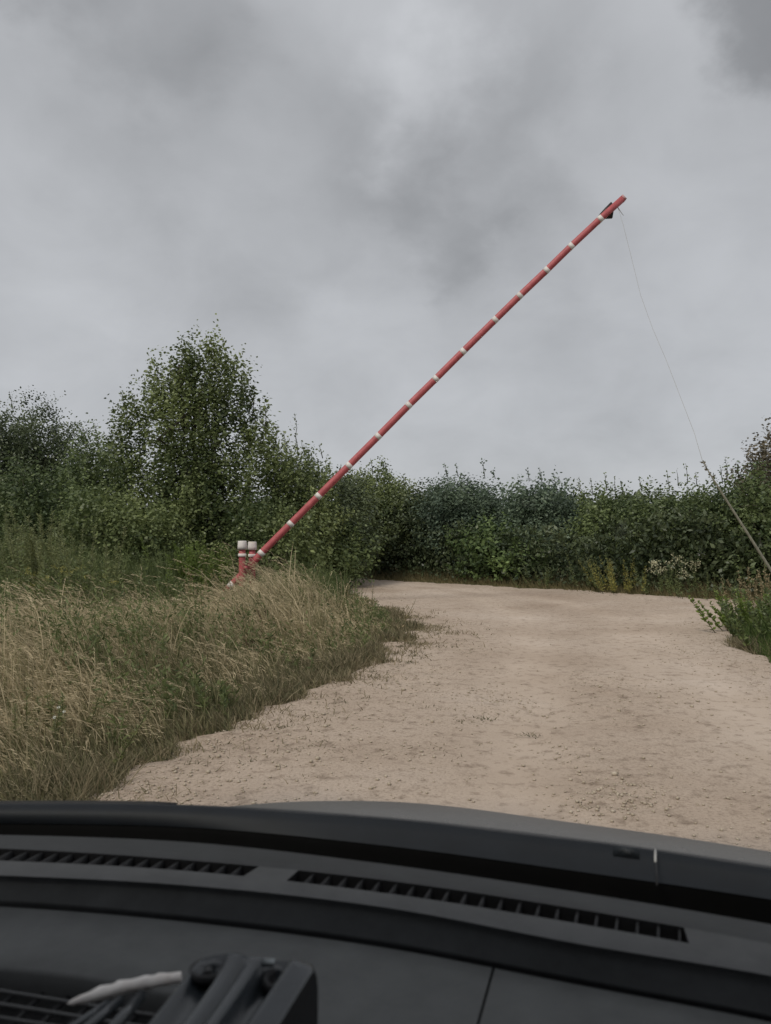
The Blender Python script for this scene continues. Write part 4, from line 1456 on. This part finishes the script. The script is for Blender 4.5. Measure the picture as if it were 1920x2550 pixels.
# roof, header, pillars and door cards that shade the dashboard
top_row = g1_[-1]
mb = MB()
hdr = [p for p in top_row]
rows = [[p + CF * .05 - CU * .025 for p in hdr], [p - CU * .035 for p in hdr], [p - CF * .15 + CU * .03 for p in hdr], [p - CF * .6 + CU * .09 for p in hdr], [p - CF * 1.4 + CU * .09 for p in hdr], [p - CF * 2.4 - CU * .02 for p in hdr]]
loft(mb, rows)
loft(mb, [[p + CU * .045 for p in r] for r in rows])
mb.build('roof', M_LINER, car, smooth=True)
for idx, sg in ((0, -1), (-1, 1)):
    mb = MB()
    pts = [g0[i][idx] + CR * .03 * sg for i in range(len(fs))]
    mb.tube(pts, .038, 8)
    mb.build('windshield_pillar', M_TRIM, car, smooth=True)
    e = g0[0][idx]; t = g0[-1][idx]
    mb = MB()
    a = e + CR * .06 * sg
    for z0, z1, ln in ((-.75, .02, 2.3),):
        c = a - CF * ln / 2 + CU * (z0 + z1) / 2
        mb.box(c, (.05, ln / 2, (z1 - z0) / 2), (CR, CF, CU))
    mb.build('door_panel', M_TRIM, car)
    for back in (1.05, 2.1):
        mb = MB()
        mb.tube([a - CF * back - CU * .02, t - CF * (back - .66) + CR * .02 * sg + CU * .07], .035, 6)
        mb.build('side_pillar', M_TRIM, car)
mb = MB()
mb.box(Vector((0, 0, EYE)) - CF * 1.9 - CU * .35, (.75, .08, .55), (CR, CF, CU))
mb.box(Vector((0, 0, EYE)) - CF * .9 - CU * .95, (.8, 1.7, .04), (CR, CF, CU))
mb.build('rear_bench', M_TRIM, car)
mb = MB()
mb.box(Vector((0, 0, EYE)) - CF * .62 - CU * .28, (.72, .07, .55), (CR, CF, CU))
mb.build('seat_back_blocker', M_TRIM, car)  # unseen; added behind the viewer to block light coming from the rear

# ------------------------------------------------------------------ things lying on the dashboard
# black ribbed device case
HD = .298
FL, FR = at_drop(478, 2404, HD), at_drop(792, 2398, HD)
NL, NR = at_drop(285, 2640, HD), at_drop(640, 2640, HD)
M_DEV = plastic('device_plastic', (.026, .031, .036), .24, 300, .15, .65)
M_DEV2 = plastic('device_side', (.008, .008, .009), .6)
dev = empty('ribbed_device', tuple((FL + FR) / 2 - CU * .06), label='black ribbed plastic device case lying on the dashboard', cat='device')
# profile across the width: 0 = left .. 1 = right, height above the top plane
prof = [(0, -.012), (.03, -.004), (.08, 0), (.10, -.001), (.125, -.006), (.20, -.010), (.30, -.008), (.315, -.001), (.33, .0005), (.42, .0005), (.435, -.0035), (.46, -.0035), (.475, 0),
        (.56, .001), (.575, -.001), (.60, -.014), (.70, -.013), (.79, -.011), (.81, .0015), (.84, .002), (.865, -.001), (.97, -.001), (1.0, -.004)]
rows = []
for s in (0.0, .02, .05, .09, .14, .3, .5, .7, .85, 1.0):
    a = FL.lerp(NL, s); b = FR.lerp(NR, s)
    damp = min(1, max(0, (s - .05) / .09))      # grooves fade out towards the far end
    crown_ = .004 - .012 * (1 - min(1, s / .05)) ** 2
    rows.append([a.lerp(b, u) + CU * ((h if (h > 0 or u in (0, .03, 1.0)) else h * damp) + crown_ + .009 * math.exp(-((u - .30) / .26) ** 2) * math.exp(-s * 7) - .006 * (abs(u - .5) * 2) ** 6 * (1 - min(1, s / .12))) for u, h in prof])
mb = MB()
back = [p - CU * .055 for p in rows[0]]
loft(mb, [back] + rows)
body = mb.build('case', M_DEV, dev)
mb = MB()
rt = [r[-1] for r in rows]
loft(mb, [rt, [p - CU * .06 for p in rt]])
mb.build('case_side', M_DEV2, dev)
mb = MB()
lf = [r[0] for r in rows]
loft(mb, [lf, [p - CU * .05 for p in lf]])
mb.build('case_side', M_DEV2, dev)
for (px, py, rr) in ((519, 2393, .0120), (706, 2416, .0130)):
    c = at_drop(px, py + 6, HD - (.0075 if px < 600 else .003))
    mb = MB()
    mb.lathe(c, [(rr * 1.12, -.006), (rr * 1.05, -.0024), (rr * .86, -.0022), (rr * .74, -.004), (rr * .6, -.010), (0, -.010)], 20)
    sk = mb.build('screw_well', M_DEV2, dev, smooth=True)
    mb = MB()
    mb.lathe(c, [(.0030, -.009), (.0030, -.004), (.002, -.003), (0, -.003)], 8)
    mb.build('screw', M_DASH, sk)
mb = MB()
c = at_drop(668, 2395, HD - .004)
mb.box(c, (.0042, .0022, .0008), (Vector((1, -.1, 0)).normalized(), Vector((.1, 1, 0)).normalized(), CU))
mb.build('pale_label', material('pale_print', (.30, .33, .34), .5), dev)
for (a, b, r) in (((352, 2478), (250, 2600), .0042), ((300, 2490), (170, 2600), .0036), ((268, 2498), (150, 2580), .0028)):
    mb = MB(); mb.tube([at_drop(*a, .335), at_drop(*b, .333)], r, 8); mb.build('mount_leg', M_DEV, dev, smooth=True)

# crumpled paper roll
P0, P1 = at_drop(168, 2500, .338), at_drop(452, 2434, .332)
n = 26
V, k = [], 12
T = (P1 - P0).normalized(); s1 = T.cross(CU).normalized(); s2 = s1.cross(T)
mb = MB()
rs = []
for i in range(n):
    f = i / (n - 1)
    c = P0.lerp(P1, f) + CU * .0025 * math.sin(f * 3.1)
    r = .0008 + .0048 * min(1, f * 3.2) ** .6 * (1 + .05 * math.sin(f * 31)) * (1 - .45 * max(0, f - .75) * 4 * .5)
    if abs(f - .37) < .03: r *= .93
    rs.append([c + (s1 * math.cos(a * 2 * math.pi / k) + s2 * math.sin(a * 2 * math.pi / k) * .8) * r * (1 + random.uniform(-.13, .13)) for a in range(k)] )
V = np.array([[list(p) for p in r] for r in rs]).reshape(-1, 3)
Q = [[i * k + j, i * k + (j + 1) % k, (i + 1) * k + (j + 1) % k, (i + 1) * k + j] for i in range(n - 1) for j in range(k)]
mb.add(V, Q)
m_paper = worn('crumpled_paper', (.70, .67, .64), (.50, .44, .41), 60, .9, .5, .002, lo=.5, hi=.8)
mb.build('paper_roll', m_paper, smooth=True, label='crumpled white paper roll leaning against the device', cat='paper roll')
